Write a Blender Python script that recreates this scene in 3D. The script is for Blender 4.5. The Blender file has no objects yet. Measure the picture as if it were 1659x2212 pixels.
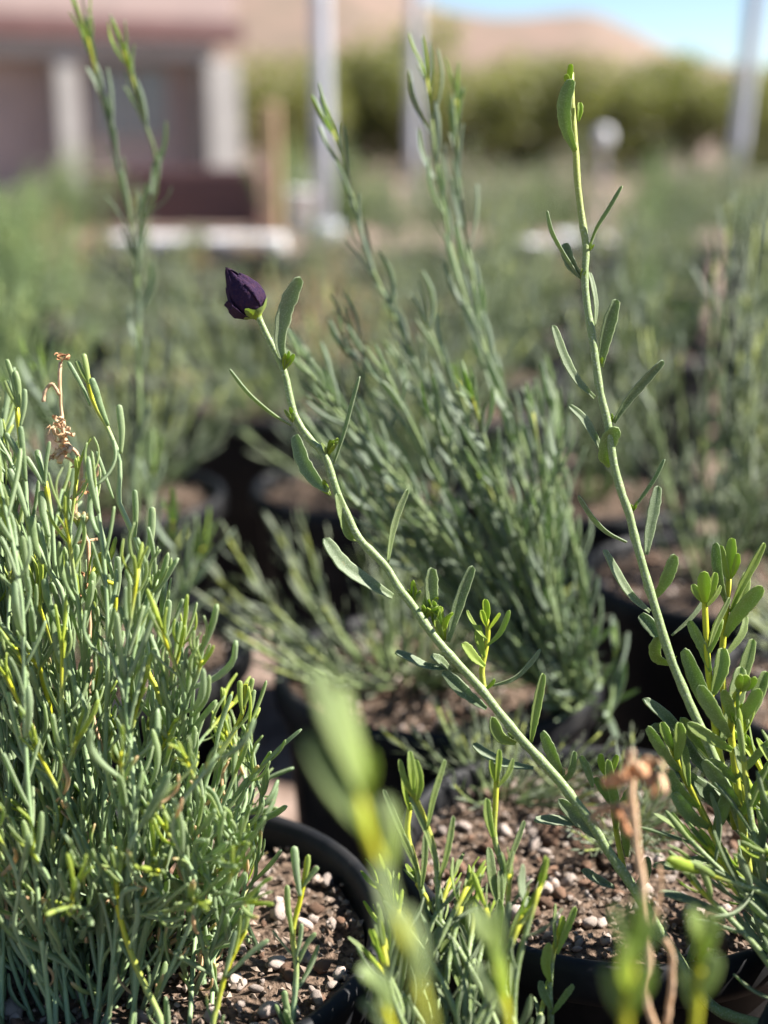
import bpy, math, random
import numpy as np
from mathutils import Vector, Matrix, Quaternion, noise as mnoise

# ------------------------------------------------------------------ camera
scene = bpy.context.scene
COL = scene.collection
PITCH = math.radians(16.3)
CAM = Vector((0.0, 0.0, 0.45))
FPX = 2881.0                       # focal length in photo-view pixels (frame 1659 x 2212)
FWD = Vector((0, math.cos(PITCH), -math.sin(PITCH)))
UP = Vector((0, math.sin(PITCH), math.cos(PITCH)))
RIGHT = Vector((1, 0, 0))
FOCUS = 0.44

cd = bpy.data.cameras.new('camera')
cam = bpy.data.objects.new('camera', cd)
COL.objects.link(cam)
cam.location = CAM
cam.rotation_euler = (math.pi / 2 - PITCH, 0, 0)
cd.sensor_fit = 'VERTICAL'
cd.sensor_height = 36.0
cd.lens = 36.0 * FPX / 2212.0
cd.clip_start = 0.01
cd.clip_end = 5000
cd.dof.use_dof = True
cd.dof.focus_distance = FOCUS
cd.dof.aperture_fstop = cd.lens / 9.5      # aperture 9.5 mm across
scene.camera = cam

# ------------------------------------------------------------------ light
SUN_AZ, SUN_EL = math.radians(9), math.radians(43)   # azimuth from +x towards +y
S = Vector((math.cos(SUN_EL) * math.cos(SUN_AZ), math.cos(SUN_EL) * math.sin(SUN_AZ), math.sin(SUN_EL)))
w = bpy.data.worlds.new('World')
scene.world = w
w.use_nodes = True
nt = w.node_tree
sky = nt.nodes.new('ShaderNodeTexSky')
sky.sky_type = 'NISHITA'
sky.sun_disc = False
sky.sun_elevation = SUN_EL
sky.sun_rotation = math.atan2(S.x, S.y)
sky.dust_density = 0.3
sky.ozone_density = 3.0
sky.altitude = 1800
nt.links.new(sky.outputs[0], nt.nodes['Background'].inputs[0])
nt.nodes['Background'].inputs[1].default_value = 0.05
sd = bpy.data.lights.new('sun', 'SUN')
sd.energy = 5.0
sd.angle = math.radians(0.55)
sd.color = (1.0, 0.955, 0.89)
sun = bpy.data.objects.new('sun', sd)
COL.objects.link(sun)
sun.rotation_euler = (-S).to_track_quat('-Z', 'Y').to_euler()

scene.view_settings.view_transform = 'Standard'
scene.view_settings.look = 'None'
scene.view_settings.gamma = 1.0
scene.view_settings.exposure = 1.8
scene.render.engine = 'CYCLES'
scene.cycles.use_denoising = True
scene.cycles.max_bounces = 8
scene.cycles.transmission_bounces = 6
scene.cycles.sample_clamp_indirect = 6

rng = random.Random(7)


def P(u, v, d):
    """point seen at photo-view pixel (u, v), d metres along the camera axis"""
    return CAM + FWD * d + RIGHT * ((u - 829.5) / FPX * d) + UP * ((1106.0 - v) / FPX * d)


def G(u, y):
    """world x of image column u on the upright plane at world y, near the horizon"""
    return (u - 829.5) / FPX * y * math.cos(PITCH) * 1.03


# ------------------------------------------------------------------ materials
def new_mat(name):
    m = bpy.data.materials.new(name)
    m.use_nodes = True
    t = m.node_tree
    b = t.nodes['Principled BSDF']
    return m, t, b


def nd(t, kind, **kw):
    n = t.nodes.new(kind)
    for k, v in kw.items():
        if k in n.inputs:
            n.inputs[k].default_value = v
        else:
            setattr(n, k, v)
    return n


def mixc(t, fac, a, b, blend='MIX'):
    n = t.nodes.new('ShaderNodeMix')
    n.data_type = 'RGBA'
    n.blend_type = blend
    for sock, val in ((n.inputs[0], fac), (n.inputs[6], a), (n.inputs[7], b)):
        if hasattr(val, 'is_linked') or hasattr(val, 'links'):
            t.links.new(val, sock)
        elif isinstance(val, tuple):
            sock.default_value = val if len(val) == 4 else (*val, 1)
        else:
            sock.default_value = val
    return n.outputs[2]


def ramp(t, src, lo, hi):
    r = t.nodes.new('ShaderNodeMapRange')
    r.inputs[1].default_value = lo
    r.inputs[2].default_value = hi
    t.links.new(src, r.inputs[0])
    return r.outputs[0]


def noise_tex(t, scale, detail=3, coord='Object', rough=0.55):
    tc = t.nodes.new('ShaderNodeTexCoord')
    n = t.nodes.new('ShaderNodeTexNoise')
    n.inputs['Scale'].default_value = scale
    n.inputs['Detail'].default_value = detail
    n.inputs['Roughness'].default_value = rough
    t.links.new(tc.outputs[coord], n.inputs['Vector'])
    return n.outputs[0]


def bump(t, b, src, strength, dist):
    n = t.nodes.new('ShaderNodeBump')
    n.inputs['Strength'].default_value = strength
    n.inputs['Distance'].default_value = dist
    t.links.new(src, n.inputs['Height'])
    t.links.new(n.outputs[0], b.inputs['Normal'])
    return n


def plant_mat(name, c1, c2, yellow, speck=0.25, rough=0.55, sheen=0.25, trans=0.22, bumpd=0.00012, fuzz=2600):
    """leaf or stem skin: two greens by piece, a yellow young tint stored on the mesh, dry tips, fine felt"""
    m, t, b = new_mat(name)
    oi = t.nodes.new('ShaderNodeObjectInfo')
    ar = nd(t, 'ShaderNodeAttribute', attribute_name='rnd')
    ay = nd(t, 'ShaderNodeAttribute', attribute_name='young')
    ad = nd(t, 'ShaderNodeAttribute', attribute_name='dry')
    add = nd(t, 'ShaderNodeMath', operation='ADD')
    t.links.new(oi.outputs['Random'], add.inputs[0])
    t.links.new(ar.outputs['Fac'], add.inputs[1])
    fr = nd(t, 'ShaderNodeMath', operation='FRACT')
    t.links.new(add.outputs[0], fr.inputs[0])
    col = mixc(t, fr.outputs[0], c1, c2)
    big = noise_tex(t, 260, 2)
    col = mixc(t, ramp(t, big, 0.3, 0.75), col, mixc(t, 0.5, col, tuple(x * 1.25 for x in c2)))
    fz = noise_tex(t, fuzz, 3)
    pale = mixc(t, 0.5, col, (0.42, 0.46, 0.36))
    spk = nd(t, 'ShaderNodeMath', operation='MULTIPLY')
    t.links.new(ramp(t, fz, 0.52, 0.66), spk.inputs[0])
    spk.inputs[1].default_value = speck
    col = mixc(t, spk.outputs[0], col, pale)
    am = nd(t, 'ShaderNodeAttribute', attribute_name='margin')
    pw = nd(t, 'ShaderNodeMath', operation='POWER')
    t.links.new(am.outputs['Fac'], pw.inputs[0])
    pw.inputs[1].default_value = 4.0
    pm = nd(t, 'ShaderNodeMath', operation='MULTIPLY')
    t.links.new(pw.outputs[0], pm.inputs[0])
    pm.inputs[1].default_value = 0.4 if trans > 0 else 0.0
    col = mixc(t, pm.outputs[0], col, (0.40, 0.44, 0.30))
    blem = nd(t, 'ShaderNodeMath', operation='MULTIPLY')
    t.links.new(ramp(t, noise_tex(t, 420, 4, rough=0.7), 0.64, 0.72), blem.inputs[0])
    blem.inputs[1].default_value = 0.45
    col = mixc(t, blem.outputs[0], col, (0.34, 0.29, 0.15))
    col = mixc(t, ay.outputs['Fac'], col, yellow)
    col = mixc(t, ad.outputs['Fac'], col, (0.52, 0.35, 0.20))
    t.links.new(col, b.inputs['Base Color'])
    b.inputs['Roughness'].default_value = rough
    b.inputs['Specular IOR Level'].default_value = 0.35
    b.inputs['Sheen Weight'].default_value = sheen
    b.inputs['Sheen Roughness'].default_value = 0.5
    b.inputs['Sheen Tint'].default_value = (0.9, 1.0, 0.85, 1)
    bump(t, b, fz, 0.7, bumpd)
    if trans > 0:
        tr = t.nodes.new('ShaderNodeBsdfTranslucent')
        tcol = mixc(t, 1.0, col, (1.5, 1.75, 0.6), 'MULTIPLY')
        t.links.new(tcol, tr.inputs[0])
        mx = t.nodes.new('ShaderNodeMixShader')
        mx.inputs[0].default_value = trans
        t.links.new(b.outputs[0], mx.inputs[1])
        t.links.new(tr.outputs[0], mx.inputs[2])
        t.links.new(mx.outputs[0], t.nodes['Material Output'].inputs[0])
    return m


YEL = (0.40, 0.40, 0.015)
M = {}
M['leaf_grey'] = plant_mat('felted_grey_green_leaf', (0.060, 0.105, 0.038), (0.170, 0.212, 0.118), (0.31, 0.40, 0.018), speck=0.85, sheen=0.08, trans=0.34)
M['stem_grey'] = plant_mat('felted_pale_stem', (0.115, 0.165, 0.045), (0.175, 0.23, 0.085), YEL, speck=0.9, sheen=0.05, trans=0, fuzz=1500)
M['leaf_slim'] = plant_mat('silvery_leaf', (0.085, 0.125, 0.083), (0.228, 0.272, 0.215), (0.25, 0.36, 0.04), speck=0.6, sheen=0.08, trans=0.36)
M['leaf_blue'] = plant_mat('succulent_blue_green_leaf', (0.105, 0.175, 0.066), (0.24, 0.305, 0.17), (0.33, 0.39, 0.03), speck=0.55, sheen=0.05, trans=0.3, rough=0.45)
M['stem_blue'] = plant_mat('glaucous_stem', (0.15, 0.225, 0.085), (0.23, 0.31, 0.155), YEL, speck=0.35, sheen=0.05, trans=0, rough=0.5)
M['leaf_far'] = plant_mat('row_plant_leaf', (0.060, 0.088, 0.055), (0.22, 0.248, 0.182), (0.27, 0.29, 0.11), speck=0.2, sheen=0.05, trans=0.25)
M['leaf_lush'] = plant_mat('bright_row_leaf', (0.10, 0.155, 0.06), (0.21, 0.27, 0.13), (0.28, 0.38, 0.05), speck=0.15, sheen=0.03, trans=0.28)
M['leaf_tree'] = plant_mat('hedge_leaf', (0.050, 0.060, 0.022), (0.18, 0.178, 0.072), (0.32, 0.30, 0.14), speck=0.0, sheen=0.0, trans=0.3, bumpd=0.0)


def simple_mat(name, c1, c2=None, scale=40, rough=0.7, bumps=0.0, bdist=0.002, lo=0.35, hi=0.65, detail=4, spec=0.4, objrand=0.0):
    m, t, b = new_mat(name)
    c2 = c2 or tuple(x * 0.8 for x in c1)
    n = noise_tex(t, scale, detail)
    col = mixc(t, ramp(t, n, lo, hi), c1, c2)
    if objrand:
        oi = t.nodes.new('ShaderNodeObjectInfo')
        hsv = t.nodes.new('ShaderNodeHueSaturation')
        mr = t.nodes.new('ShaderNodeMapRange')
        mr.inputs[3].default_value = 1 - objrand
        mr.inputs[4].default_value = 1 + objrand
        t.links.new(oi.outputs['Random'], mr.inputs[0])
        t.links.new(mr.outputs[0], hsv.inputs['Value'])
        t.links.new(col, hsv.inputs['Color'])
        col = hsv.outputs[0]
    t.links.new(col, b.inputs['Base Color'])
    b.inputs['Roughness'].default_value = rough
    b.inputs['Specular IOR Level'].default_value = spec
    if bumps:
        bump(t, b, n, bumps, bdist)
    return m


M['pot'] = simple_mat('black_pot_plastic', (0.006, 0.0065, 0.008), (0.030, 0.028, 0.026), 38, 0.6, 0.3, 0.0006, lo=.45, hi=.8, detail=6, spec=0.22)
M['soil'] = simple_mat('potting_soil', (0.034, 0.023, 0.016), (0.18, 0.125, 0.09), 420, 0.95, 1.0, 0.002, spec=0.1)
M['grit'] = simple_mat('soil_grit', (0.085, 0.062, 0.047), (0.33, 0.255, 0.20), 160, 0.9, spec=0.2)
M['pumice'] = simple_mat('pale_pumice', (0.34, 0.265, 0.215), (0.50, 0.42, 0.37), 700, 0.9, 0.8, 0.0006, spec=0.2, objrand=0.35)
M['bark'] = simple_mat('brown_bark_chip', (0.12, 0.068, 0.042), (0.23, 0.14, 0.095), 500, 0.9, 0.8, 0.0006, spec=0.2, objrand=0.35)
M['ground'] = simple_mat('gravelly_ground', (0.15, 0.105, 0.082), (0.25, 0.185, 0.15), 30, 0.95, 0.8, 0.01, spec=0.15, detail=8)
M['hill'] = simple_mat('desert_hill_rock', (0.22, 0.15, 0.12), (0.14, 0.112, 0.085), 0.12, 0.95, spec=0.1, detail=8)
M['petal'] = simple_mat('purple_petal', (0.021, 0.012, 0.034), (0.038, 0.018, 0.035), 900, 0.9, 0.9, 0.0006, spec=0.08)
M['dry'] = simple_mat('dry_tan_stalk', (0.46, 0.28, 0.15), (0.56, 0.39, 0.25), 420, 0.75, 0.5, 0.0004, spec=0.25, objrand=0.15)
M['dryred'] = simple_mat('dry_rust_petal', (0.34, 0.15, 0.07), (0.52, 0.29, 0.15), 420, 0.75, 0.5, 0.0004, spec=0.25, objrand=0.2)
M['stucco'] = simple_mat('pink_stucco', (0.40, 0.30, 0.27), (0.34, 0.26, 0.235), 3, 0.9, 0.2, 0.01)
M['stucco2'] = simple_mat('mauve_stucco', (0.38, 0.30, 0.28), (0.32, 0.26, 0.245), 3, 0.9, 0.2, 0.01)
M['maroon'] = simple_mat('maroon_paint', (0.15, 0.075, 0.07), (0.12, 0.06, 0.055), 4, 0.6)
M['cream'] = simple_mat('cream_paint', (0.34, 0.32, 0.30), (0.28, 0.265, 0.25), 3, 0.7)
M['white'] = simple_mat('white_paint', (0.72, 0.71, 0.69), (0.58, 0.57, 0.56), 9, 0.6)
M['steel'] = simple_mat('galvanised_steel', (0.50, 0.51, 0.55), (0.40, 0.41, 0.45), 14, 0.5, spec=0.5)
M['wood'] = simple_mat('pale_timber', (0.52, 0.37, 0.22), (0.42, 0.28, 0.16), 12, 0.8)
M['sand'] = simple_mat('tan_sand', (0.45, 0.32, 0.21), (0.38, 0.27, 0.17), 3, 0.95, 0.4, 0.02)
M['trunk'] = simple_mat('tree_bark', (0.12, 0.085, 0.06), (0.19, 0.14, 0.10), 9, 0.9, 0.6, 0.02)
mg, tg, bg_ = new_mat('window_glass')
bg_.inputs['Base Color'].default_value = (0.16, 0.17, 0.19, 1)
bg_.inputs['Roughness'].default_value = 0.08
M['glass'] = mg


# ------------------------------------------------------------------ mesh helpers
class MB:
    def __init__(self):
        self.v, self.f, self.y, self.r, self.d, self.e = [], [], [], [], [], []

    def ring(self, pts, y, r, d=0.0, e=None):
        i = len(self.v)
        self.v.extend(pts)
        n = len(pts)
        self.y.extend([y] * n)
        self.r.extend([r] * n)
        self.d.extend([d] * n)
        self.e.extend(e or [0.0] * n)
        return i

    def bridge(self, a, b, n):
        for k in range(n):
            k2 = (k + 1) % n
            self.f.append((a + k, a + k2, b + k2, b + k))

    def add(self, other, mat):
        o = len(self.v)
        self.v.extend([mat @ p for p in other.v])
        self.f.extend([tuple(i + o for i in f) for f in other.f])
        self.y.extend(other.y)
        self.d.extend(other.d)
        self.e.extend(other.e)
        rr = rng.random()
        self.r.extend([rr] * len(other.v))

    def mesh(self, name, mat, origin=Vector((0, 0, 0)), smooth=True):
        me = bpy.data.meshes.new(name)
        me.from_pydata([tuple(p - origin) for p in self.v], [], self.f)
        for nm, arr in (('young', self.y), ('rnd', self.r), ('dry', self.d), ('margin', self.e)):
            a = me.attributes.new(nm, 'FLOAT', 'POINT')
            a.data.foreach_set('value', arr)
        if smooth:
            me.polygons.foreach_set('use_smooth', [True] * len(me.polygons))
        me.materials.append(mat)
        me.update()
        return me


def put(name, me, parent=None, loc=None, mtx=None):
    o = bpy.data.objects.new(name, me)
    COL.objects.link(o)
    if parent is not None:
        o.parent = parent
    if mtx is not None:
        o.matrix_local = mtx
    elif loc is not None:
        o.location = loc
    return o


def tag(o, label=None, cat=None, group=None, kind=None):
    for k, v in (('label', label), ('category', cat), ('group', group), ('kind', kind)):
        if v:
            o[k] = v
    return o


def empty(name, loc, label, cat, group=None, rz=0.0):
    o = bpy.data.objects.new(name, None)
    COL.objects.link(o)
    o.location = loc
    o.rotation_euler = (0, 0, rz)
    o.empty_display_size = 0.02
    return tag(o, label, cat, group)


def cr(pts, n):
    """Catmull-Rom resample to n points, by chord length"""
    pts = [Vector(p) for p in pts]
    if len(pts) == 2:
        return [pts[0].lerp(pts[1], k / (n - 1)) for k in range(n)]
    ext = [pts[0] * 2 - pts[1]] + pts + [pts[-1] * 2 - pts[-2]]
    seg = [(pts[i + 1] - pts[i]).length for i in range(len(pts) - 1)]
    tot = sum(seg) or 1
    out = []
    for k in range(n):
        s = k / (n - 1) * tot
        i = 0
        while i < len(seg) - 1 and s > seg[i]:
            s -= seg[i]
            i += 1
        t = min(1, s / (seg[i] or 1))
        p0, p1, p2, p3 = ext[i:i + 4]
        out.append(0.5 * ((2 * p1) + (p2 - p0) * t + (2 * p0 - 5 * p1 + 4 * p2 - p3) * t * t + (3 * p1 - p0 - 3 * p2 + p3) * t ** 3))
    return out


def tangents(pts):
    T = []
    for i in range(len(pts)):
        a = pts[max(0, i - 1)]
        b = pts[min(len(pts) - 1, i + 1)]
        d = (b - a)
        T.append(d.normalized() if d.length > 1e-9 else Vector((0, 0, 1)))
    return T


def frames(pts):
    T = tangents(pts)
    ref = Vector((0.3, -0.9, 0.2))
    if abs(T[0].dot(ref)) > 0.95:
        ref = Vector((1, 0, 0))
    N = (ref - T[0] * ref.dot(T[0])).normalized()
    out = []
    for t in T:
        N = (N - t * N.dot(t))
        N = N.normalized() if N.length > 1e-6 else t.orthogonal().normalized()
        out.append((t, N, t.cross(N)))
    return out


def tube(mb, pts, radii, sides=7, young=None, bumps=0.0, rnd=0.3, cap=True, dry=0.0):
    fr = frames(pts)
    prev = None
    for i, (p, (t, n, b)) in enumerate(zip(pts, fr)):
        r = radii[i]
        ring = []
        for k in range(sides):
            a = 2 * math.pi * k / sides
            rr = r * (1 + (rng.uniform(-bumps, bumps) if bumps else 0))
            ring.append(p + (n * math.cos(a) + b * math.sin(a)) * rr)
        s = mb.ring(ring, young[i] if young else 0.0, rnd, dry)
        if prev is not None:
            mb.bridge(prev, s, sides)
        elif cap:
            mb.f.append(tuple(range(s + sides - 1, s - 1, -1)))
        prev = s
    if cap:
        mb.f.append(tuple(range(prev, prev + sides)))


PROF = {'flat': ((0, .10, .28, .5, .72, .88, .96, 1.0), (.36, .50, .80, .98, 1.0, .84, .57, .14)),
        'club': ((0, .10, .28, .5, .72, .88, .96, 1.0), (.50, .60, .78, .93, 1.0, .98, .78, .28))}


def leaf(mb, pts, width, thick, normal, style='flat', young=(0, 0), seg=9, sides=8, ser=0.0, fold=0.0, twist=0.0, rnd=None, dry=0.0):
    """a leaf with real thickness swept along pts; normal = facing of its broad side"""
    c = cr(pts, seg)
    T = tangents(c)
    xs, ws = PROF[style]
    rnd = rng.random() if rnd is None else rnd
    prev = None
    S_ = [k / (seg - 1) for k in range(seg)]
    S_ = [s if 0 < s < 1 else s for s in S_]
    if seg >= 6:
        S_[-2] = 0.95
        c[-2] = c[-2].lerp(c[-1], 0.5)
    for i, s in enumerate(S_):
        t = T[i]
        n = normal - t * normal.dot(t)
        n = n.normalized() if n.length > 1e-6 else t.orthogonal().normalized()
        if twist:
            n = Quaternion(t, twist * s) @ n
        x = t.cross(n)
        wv = np.interp(s, xs, ws) * width * 0.5
        tv = thick * 0.5 * (0.55 + 0.45 * np.interp(s, xs, ws))
        j = 1 + (rng.uniform(-ser, ser) if ser else 0)
        ring = []
        for k in range(sides):
            a = 2 * math.pi * (k + 0.0) / sides
            ca, sa = math.cos(a), math.sin(a)
            if style == 'flat':
                sa = sa * (0.62 + 0.38 * abs(ca)) + fold * ca * ca / max(thick / width, .1)
            ring.append(c[i] + x * (ca * wv * j) + n * (sa * tv))
        yv = young[0] + (young[1] - young[0]) * s
        dv = dry if dry >= 1 else (max(0, (s - 0.78) / 0.22) * dry)
        q = mb.ring(ring, yv, rnd, dv, [abs(math.cos(2 * math.pi * k / sides)) for k in range(sides)])
        if prev is not None:
            mb.bridge(prev, q, sides)
        else:
            mb.f.append(tuple(range(q + sides - 1, q - 1, -1)))
        prev = q
    mb.f.append(tuple(range(prev, prev + sides)))


# shared leaf shapes: unit length along +z, broad side facing +y (towards the stem)
def leaf_shape(style, ratio, trat, bend, seg, sides, ser, fold, young, dry=0.0):
    mb = MB()
    pts = [Vector((0, 0, 0)), Vector((0, -bend * 0.55, 0.33)), Vector((0, -bend * 0.6, 0.68)), Vector((0, 0, 1))]
    leaf(mb, pts, ratio, ratio * trat, Vector((0, 1, 0)), style, young, seg, sides, ser, fold, rng.uniform(-.3, .3), rng.random() * .6, dry)
    return mb


SHAPES = {}
for sp, style, ra, tr in (('grey', 'flat', 0.16, 0.26), ('blue', 'club', 0.104, 0.62), ('slim', 'flat', 0.094, 0.34)):
    for lv, yg in enumerate(((0.02, 0.0), (0.45, 0.15), (1.0, 0.65))):
        L = []
        for q in range(8 if lv == 0 else 5):
            mb = leaf_shape(style, ra * rng.uniform(.85, 1.2), tr, rng.uniform(-.10, .28), 9, 8, 0.08, 0.45 if style == 'flat' else 0, (yg[0], yg[1] + (rng.random() ** 2 * .45 if lv == 0 and sp == 'blue' else rng.random() ** 2 * .2)))
            L.append(mb)
        SHAPES[sp, lv] = L
    SHAPES[sp, 'dry'] = [leaf_shape(style, ra * .95, tr, rng.uniform(-.2, .3), 9, 8, 0.05, 0, (0.1, 0.5), d) for d in (1.0, 0.9, 0.9)]
    SHAPES[sp, 'low'] = [leaf_shape(style, ra * 1.05, tr, b, 5, 4, 0, 0, yg) for b in (-.05, .1, .22) for yg in ((0.05, 0), (0.3, .1))]
SMESH = {}


def shape_mesh(sp, lv, q):
    key = (sp, lv, q)
    if key not in SMESH:
        SMESH[key] = SHAPES[sp, lv][q].mesh('leaf_%s' % sp, M['leaf_' + sp])
    return SMESH[key]


def leaf_matrix(pos, axis, up, length, wid=1.0):
    z = axis.normalized()
    y = up - z * up.dot(z)
    y = y.normalized() if y.length > 1e-6 else z.orthogonal().normalized()
    x = y.cross(z)
    m = Matrix((x * length * wid, y * length * wid, z * length)).transposed().to_4x4()
    m.translation = pos
    return m


def along(pts, spacing, jitter, start, stop):
    """stations (point, tangent, fraction) along a polyline from root to tip"""
    seg = [(pts[i + 1] - pts[i]).length for i in range(len(pts) - 1)]
    tot = sum(seg)
    s = start * tot
    out = []
    while s < stop * tot:
        q, i = s, 0
        while i < len(seg) - 1 and q > seg[i]:
            q -= seg[i]
            i += 1
        t = min(1, q / (seg[i] or 1))
        out.append((pts[i].lerp(pts[i + 1], t), (pts[i + 1] - pts[i]).normalized(), s / tot))
        s += spacing * rng.uniform(1 - jitter, 1 + jitter)
    return out


def leafing(pts, sp, spacing, length, angle, start=0.25, stop=0.985, young_from=0.9, tipburst=3, dry=0.0):
    """leaf placements (matrix, level) for a shoot running root -> tip"""
    out = []
    phi = rng.uniform(0, 6.28)
    st = along(pts, spacing, 0.35, start, stop)
    for p, t, f in st:
        phi += 2.4 + rng.uniform(-.35, .35)
        o = t.orthogonal().normalized()
        rad = (Quaternion(t, phi) @ o)
        a = math.radians(angle * rng.uniform(.55, 1.5))
        ax = t * math.cos(a) + rad * math.sin(a)
        ax = (ax + Vector((0, 0, 0.12))).normalized()
        lv = 0
        if f > young_from:
            lv = 1 if f < young_from + (1 - young_from) * .5 else 2
        elif rng.random() < dry:
            lv = 'dry'
        l = length * rng.uniform(.65, 1.25) * (1.0 if f < young_from else 0.8)
        if lv == 'dry':
            l *= rng.uniform(.45, .75)
        out.append((leaf_matrix(p, ax, -rad, l, rng.uniform(.85, 1.2) * (1.2 if lv == 'dry' else 1)), lv))
    p, t = pts[-1], (pts[-1] - pts[-2]).normalized()
    for k in range(tipburst):
        rad = Quaternion(t, k * 2.3 + phi) @ t.orthogonal().normalized()
        ax = (t * 1.0 + rad * rng.uniform(.1, .32)).normalized()
        out.append((leaf_matrix(p - t * 0.003 * k, ax, -rad, length * rng.uniform(.55, .85), .95), 2 if rng.random() < .6 and young_from < 1 else 1))
    return out


class Plant:
    """a thing: Empty at the soil; stems are parts, leaves sub-parts while they can be picked apart, the rest joined"""

    def __init__(self, name, base, sp, label, group=None, limit=300):
        self.e = empty(name, base, label, 'plant', group)
        self.base, self.sp = base, ('grey' if sp == 'slim' else sp)
        self.shape = sp
        self.limit, self.n = limit, 0
        self.rest = MB()
        self.inv = Matrix.Translation(-base)

    def stem(self, pts, r0, r1, young_from=0.9, seg=None, sides=8, name='stem', ystr=1.0):
        n = seg or max(8, len(pts) * 3)
        c = cr(pts, n)
        mb = MB()
        rad = [(r0 + (r1 - r0) * (k / (n - 1))) * rng.uniform(.97, 1.03) for k in range(n)]
        if n > 40:
            for k in range(4, n, 5):
                rad[k] *= rng.uniform(1.05, 1.16)
        yg = [max(0.0, min(1.0, (k / (n - 1) - young_from) / max(.02, (1 - young_from) * .6))) * ystr for k in range(n)]
        tube(mb, c, rad, sides, yg, 0.05)
        o = put(name, mb.mesh(name, M['stem_' + self.sp], self.base), self.e)
        return o, c

    def leaves(self, stem, placed, as_parts=True):
        for m, lv in placed:
            q = rng.randrange(len(SHAPES[self.shape, lv]))
            if as_parts and self.n < self.limit:
                put('leaf', shape_mesh(self.shape, lv, q), stem, mtx=self.inv @ m)
                self.n += 1
            else:
                self.rest.add(SHAPES[self.shape, lv][q], m)

    def traced(self, stem, uv, d, dd, wv, face=0.0, young=(0, 0), style=None, thick=None, ser=0.07, dry=0.0, fold=0.55):
        """one leaf followed from base to tip in the picture, given a real distance d and a tilt dd in depth"""
        k = len(uv)
        pts = [P(u, v, d + dd * i / (k - 1)) for i, (u, v) in enumerate(uv)]
        wm = wv / FPX * d
        st = style or ('flat' if self.sp == 'grey' else 'club')
        th = thick or wm * (0.38 if st == 'flat' else 0.6)
        if th < 0.0006:
            th = 0.0006
        ax = (pts[-1] - pts[0]).normalized()
        nn = (CAM - pts[k // 2]).normalized()
        nn = Quaternion(ax, math.radians(face)) @ (nn - ax * nn.dot(ax)).normalized()
        mb = MB()
        leaf(mb, pts, wm, th, nn, st, young, 19, 10, ser, fold, rng.uniform(-.25, .25), rng.random() * .5, dry)
        o = put('leaf', mb.mesh('leaf', M['leaf_' + self.sp], pts[0]), stem, loc=pts[0] - self.base)
        self.n += 1
        return o

    def tuft(self, stem, u, v, d, n=4, size=0.006, up=(0, 0, 1), spread=.5, name='leaf'):
        p = P(u, v, d - .0012)
        for k in range(n + 2):
            ax = (Vector(up) + Vector((rng.uniform(-1, 1), rng.uniform(-1, .4), rng.uniform(-.2, .6))) * spread).normalized()
            m = leaf_matrix(p, ax, Vector((rng.uniform(-1, 1), -1, 0)), size * rng.uniform(.9, 1.8), 1.5)
            put(name, shape_mesh(self.shape, 2 if k % 4 else 1, rng.randrange(5)), stem, mtx=self.inv @ m)
            self.n += 1

    def finish(self):
        if self.rest.v:
            tag(put('foliage', self.rest.mesh('foliage', M['leaf_' + self.shape], self.base), self.e), kind='stuff')


def lathe(prof, seg=56, closed=False):
    mb = MB()
    prev = None
    for r, z in prof:
        s = mb.ring([Vector((r * math.cos(2 * math.pi * k / seg), r * math.sin(2 * math.pi * k / seg), z)) for k in range(seg)], 0, 0)
        if prev is not None:
            mb.bridge(prev, s, seg)
        prev = s
    return mb


def box(mb, x0, x1, y0, y1, z0, z1):
    i = len(mb.v)
    P8 = [Vector(p) for p in ((x0, y0, z0), (x1, y0, z0), (x1, y1, z0), (x0, y1, z0), (x0, y0, z1), (x1, y0, z1), (x1, y1, z1), (x0, y1, z1))]
    mb.ring(P8, 0, 0)
    for f in ((3, 2, 1, 0), (4, 5, 6, 7), (0, 1, 5, 4), (1, 2, 6, 5), (2, 3, 7, 6), (3, 0, 4, 7)):
        mb.f.append(tuple(i + k for k in f))


def bevel(o, wd=0.02, seg=2):
    b = o.modifiers.new('bevel', 'BEVEL')
    b.width = wd
    b.segments = seg
    return o


# ------------------------------------------------------------------ the setting
def gz(y):
    """ground level: the pot yard at 0, falling gently away behind it"""
    t = min(1, max(0, (y - 5.0) / 8.0))
    return -0.55 * t * t * (3 - 2 * t)


mb = MB()
ys = [-2, 0, 1, 2, 3, 4, 5, 6, 7, 8, 9, 10, 11, 12, 13, 15, 20, 30, 60, 120, 300, 1000, 3000]
xs_ = [-3000, -600, -120, -40, -15, -8, -4, -2, -1, 0, 1, 2, 4, 8, 15, 40, 120, 600, 3000]
for y in ys:
    mb.ring([Vector((x, y, gz(y))) for x in xs_], 0, 0)
nx = len(xs_)
for j in range(len(ys) - 1):
    for i in range(nx - 1):
        mb.f.append((j * nx + i, j * nx + i + 1, (j + 1) * nx + i + 1, (j + 1) * nx + i))
tag(put('ground', mb.mesh('ground', M['ground'])), kind='structure')

# desert hills behind the hedge
mb = MB()
prof_u = [-3000, -1200, -300, 200, 560, 760, 880, 930, 1000, 1130, 1250, 1330, 1400, 1480, 1700, 2200, 3600]
prof_v = [60, 0, -30, -60, -70, -55, -10, 32, 42, 50, 44, 75, 112, 140, 170, 150, 120]
n1, n2 = 160, 26
for j in range(n2):
    f = j / (n2 - 1)
    y = 170 + 150 * f
    row = []
    for i in range(n1):
        u = -2600 + 5800 * i / (n1 - 1)
        el = (264 - np.interp(u, prof_u, prof_v)) / FPX * 0.93
        x = (u - 829.5) / FPX * y
        h = 0.45 + el * 320
        s = math.sin(f * math.pi / 2) ** 1.3 if f < 1 else 1
        nz = mnoise.fractal(Vector((x * .03, y * .03, 3)), 1.0, 2.0, 5) * 2.2
        row.append(Vector((x, y, -1.5 + (h + 1.5) * s + nz * s * (1 - .6 * f))))
    mb.ring(row, 0, 0)
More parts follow.
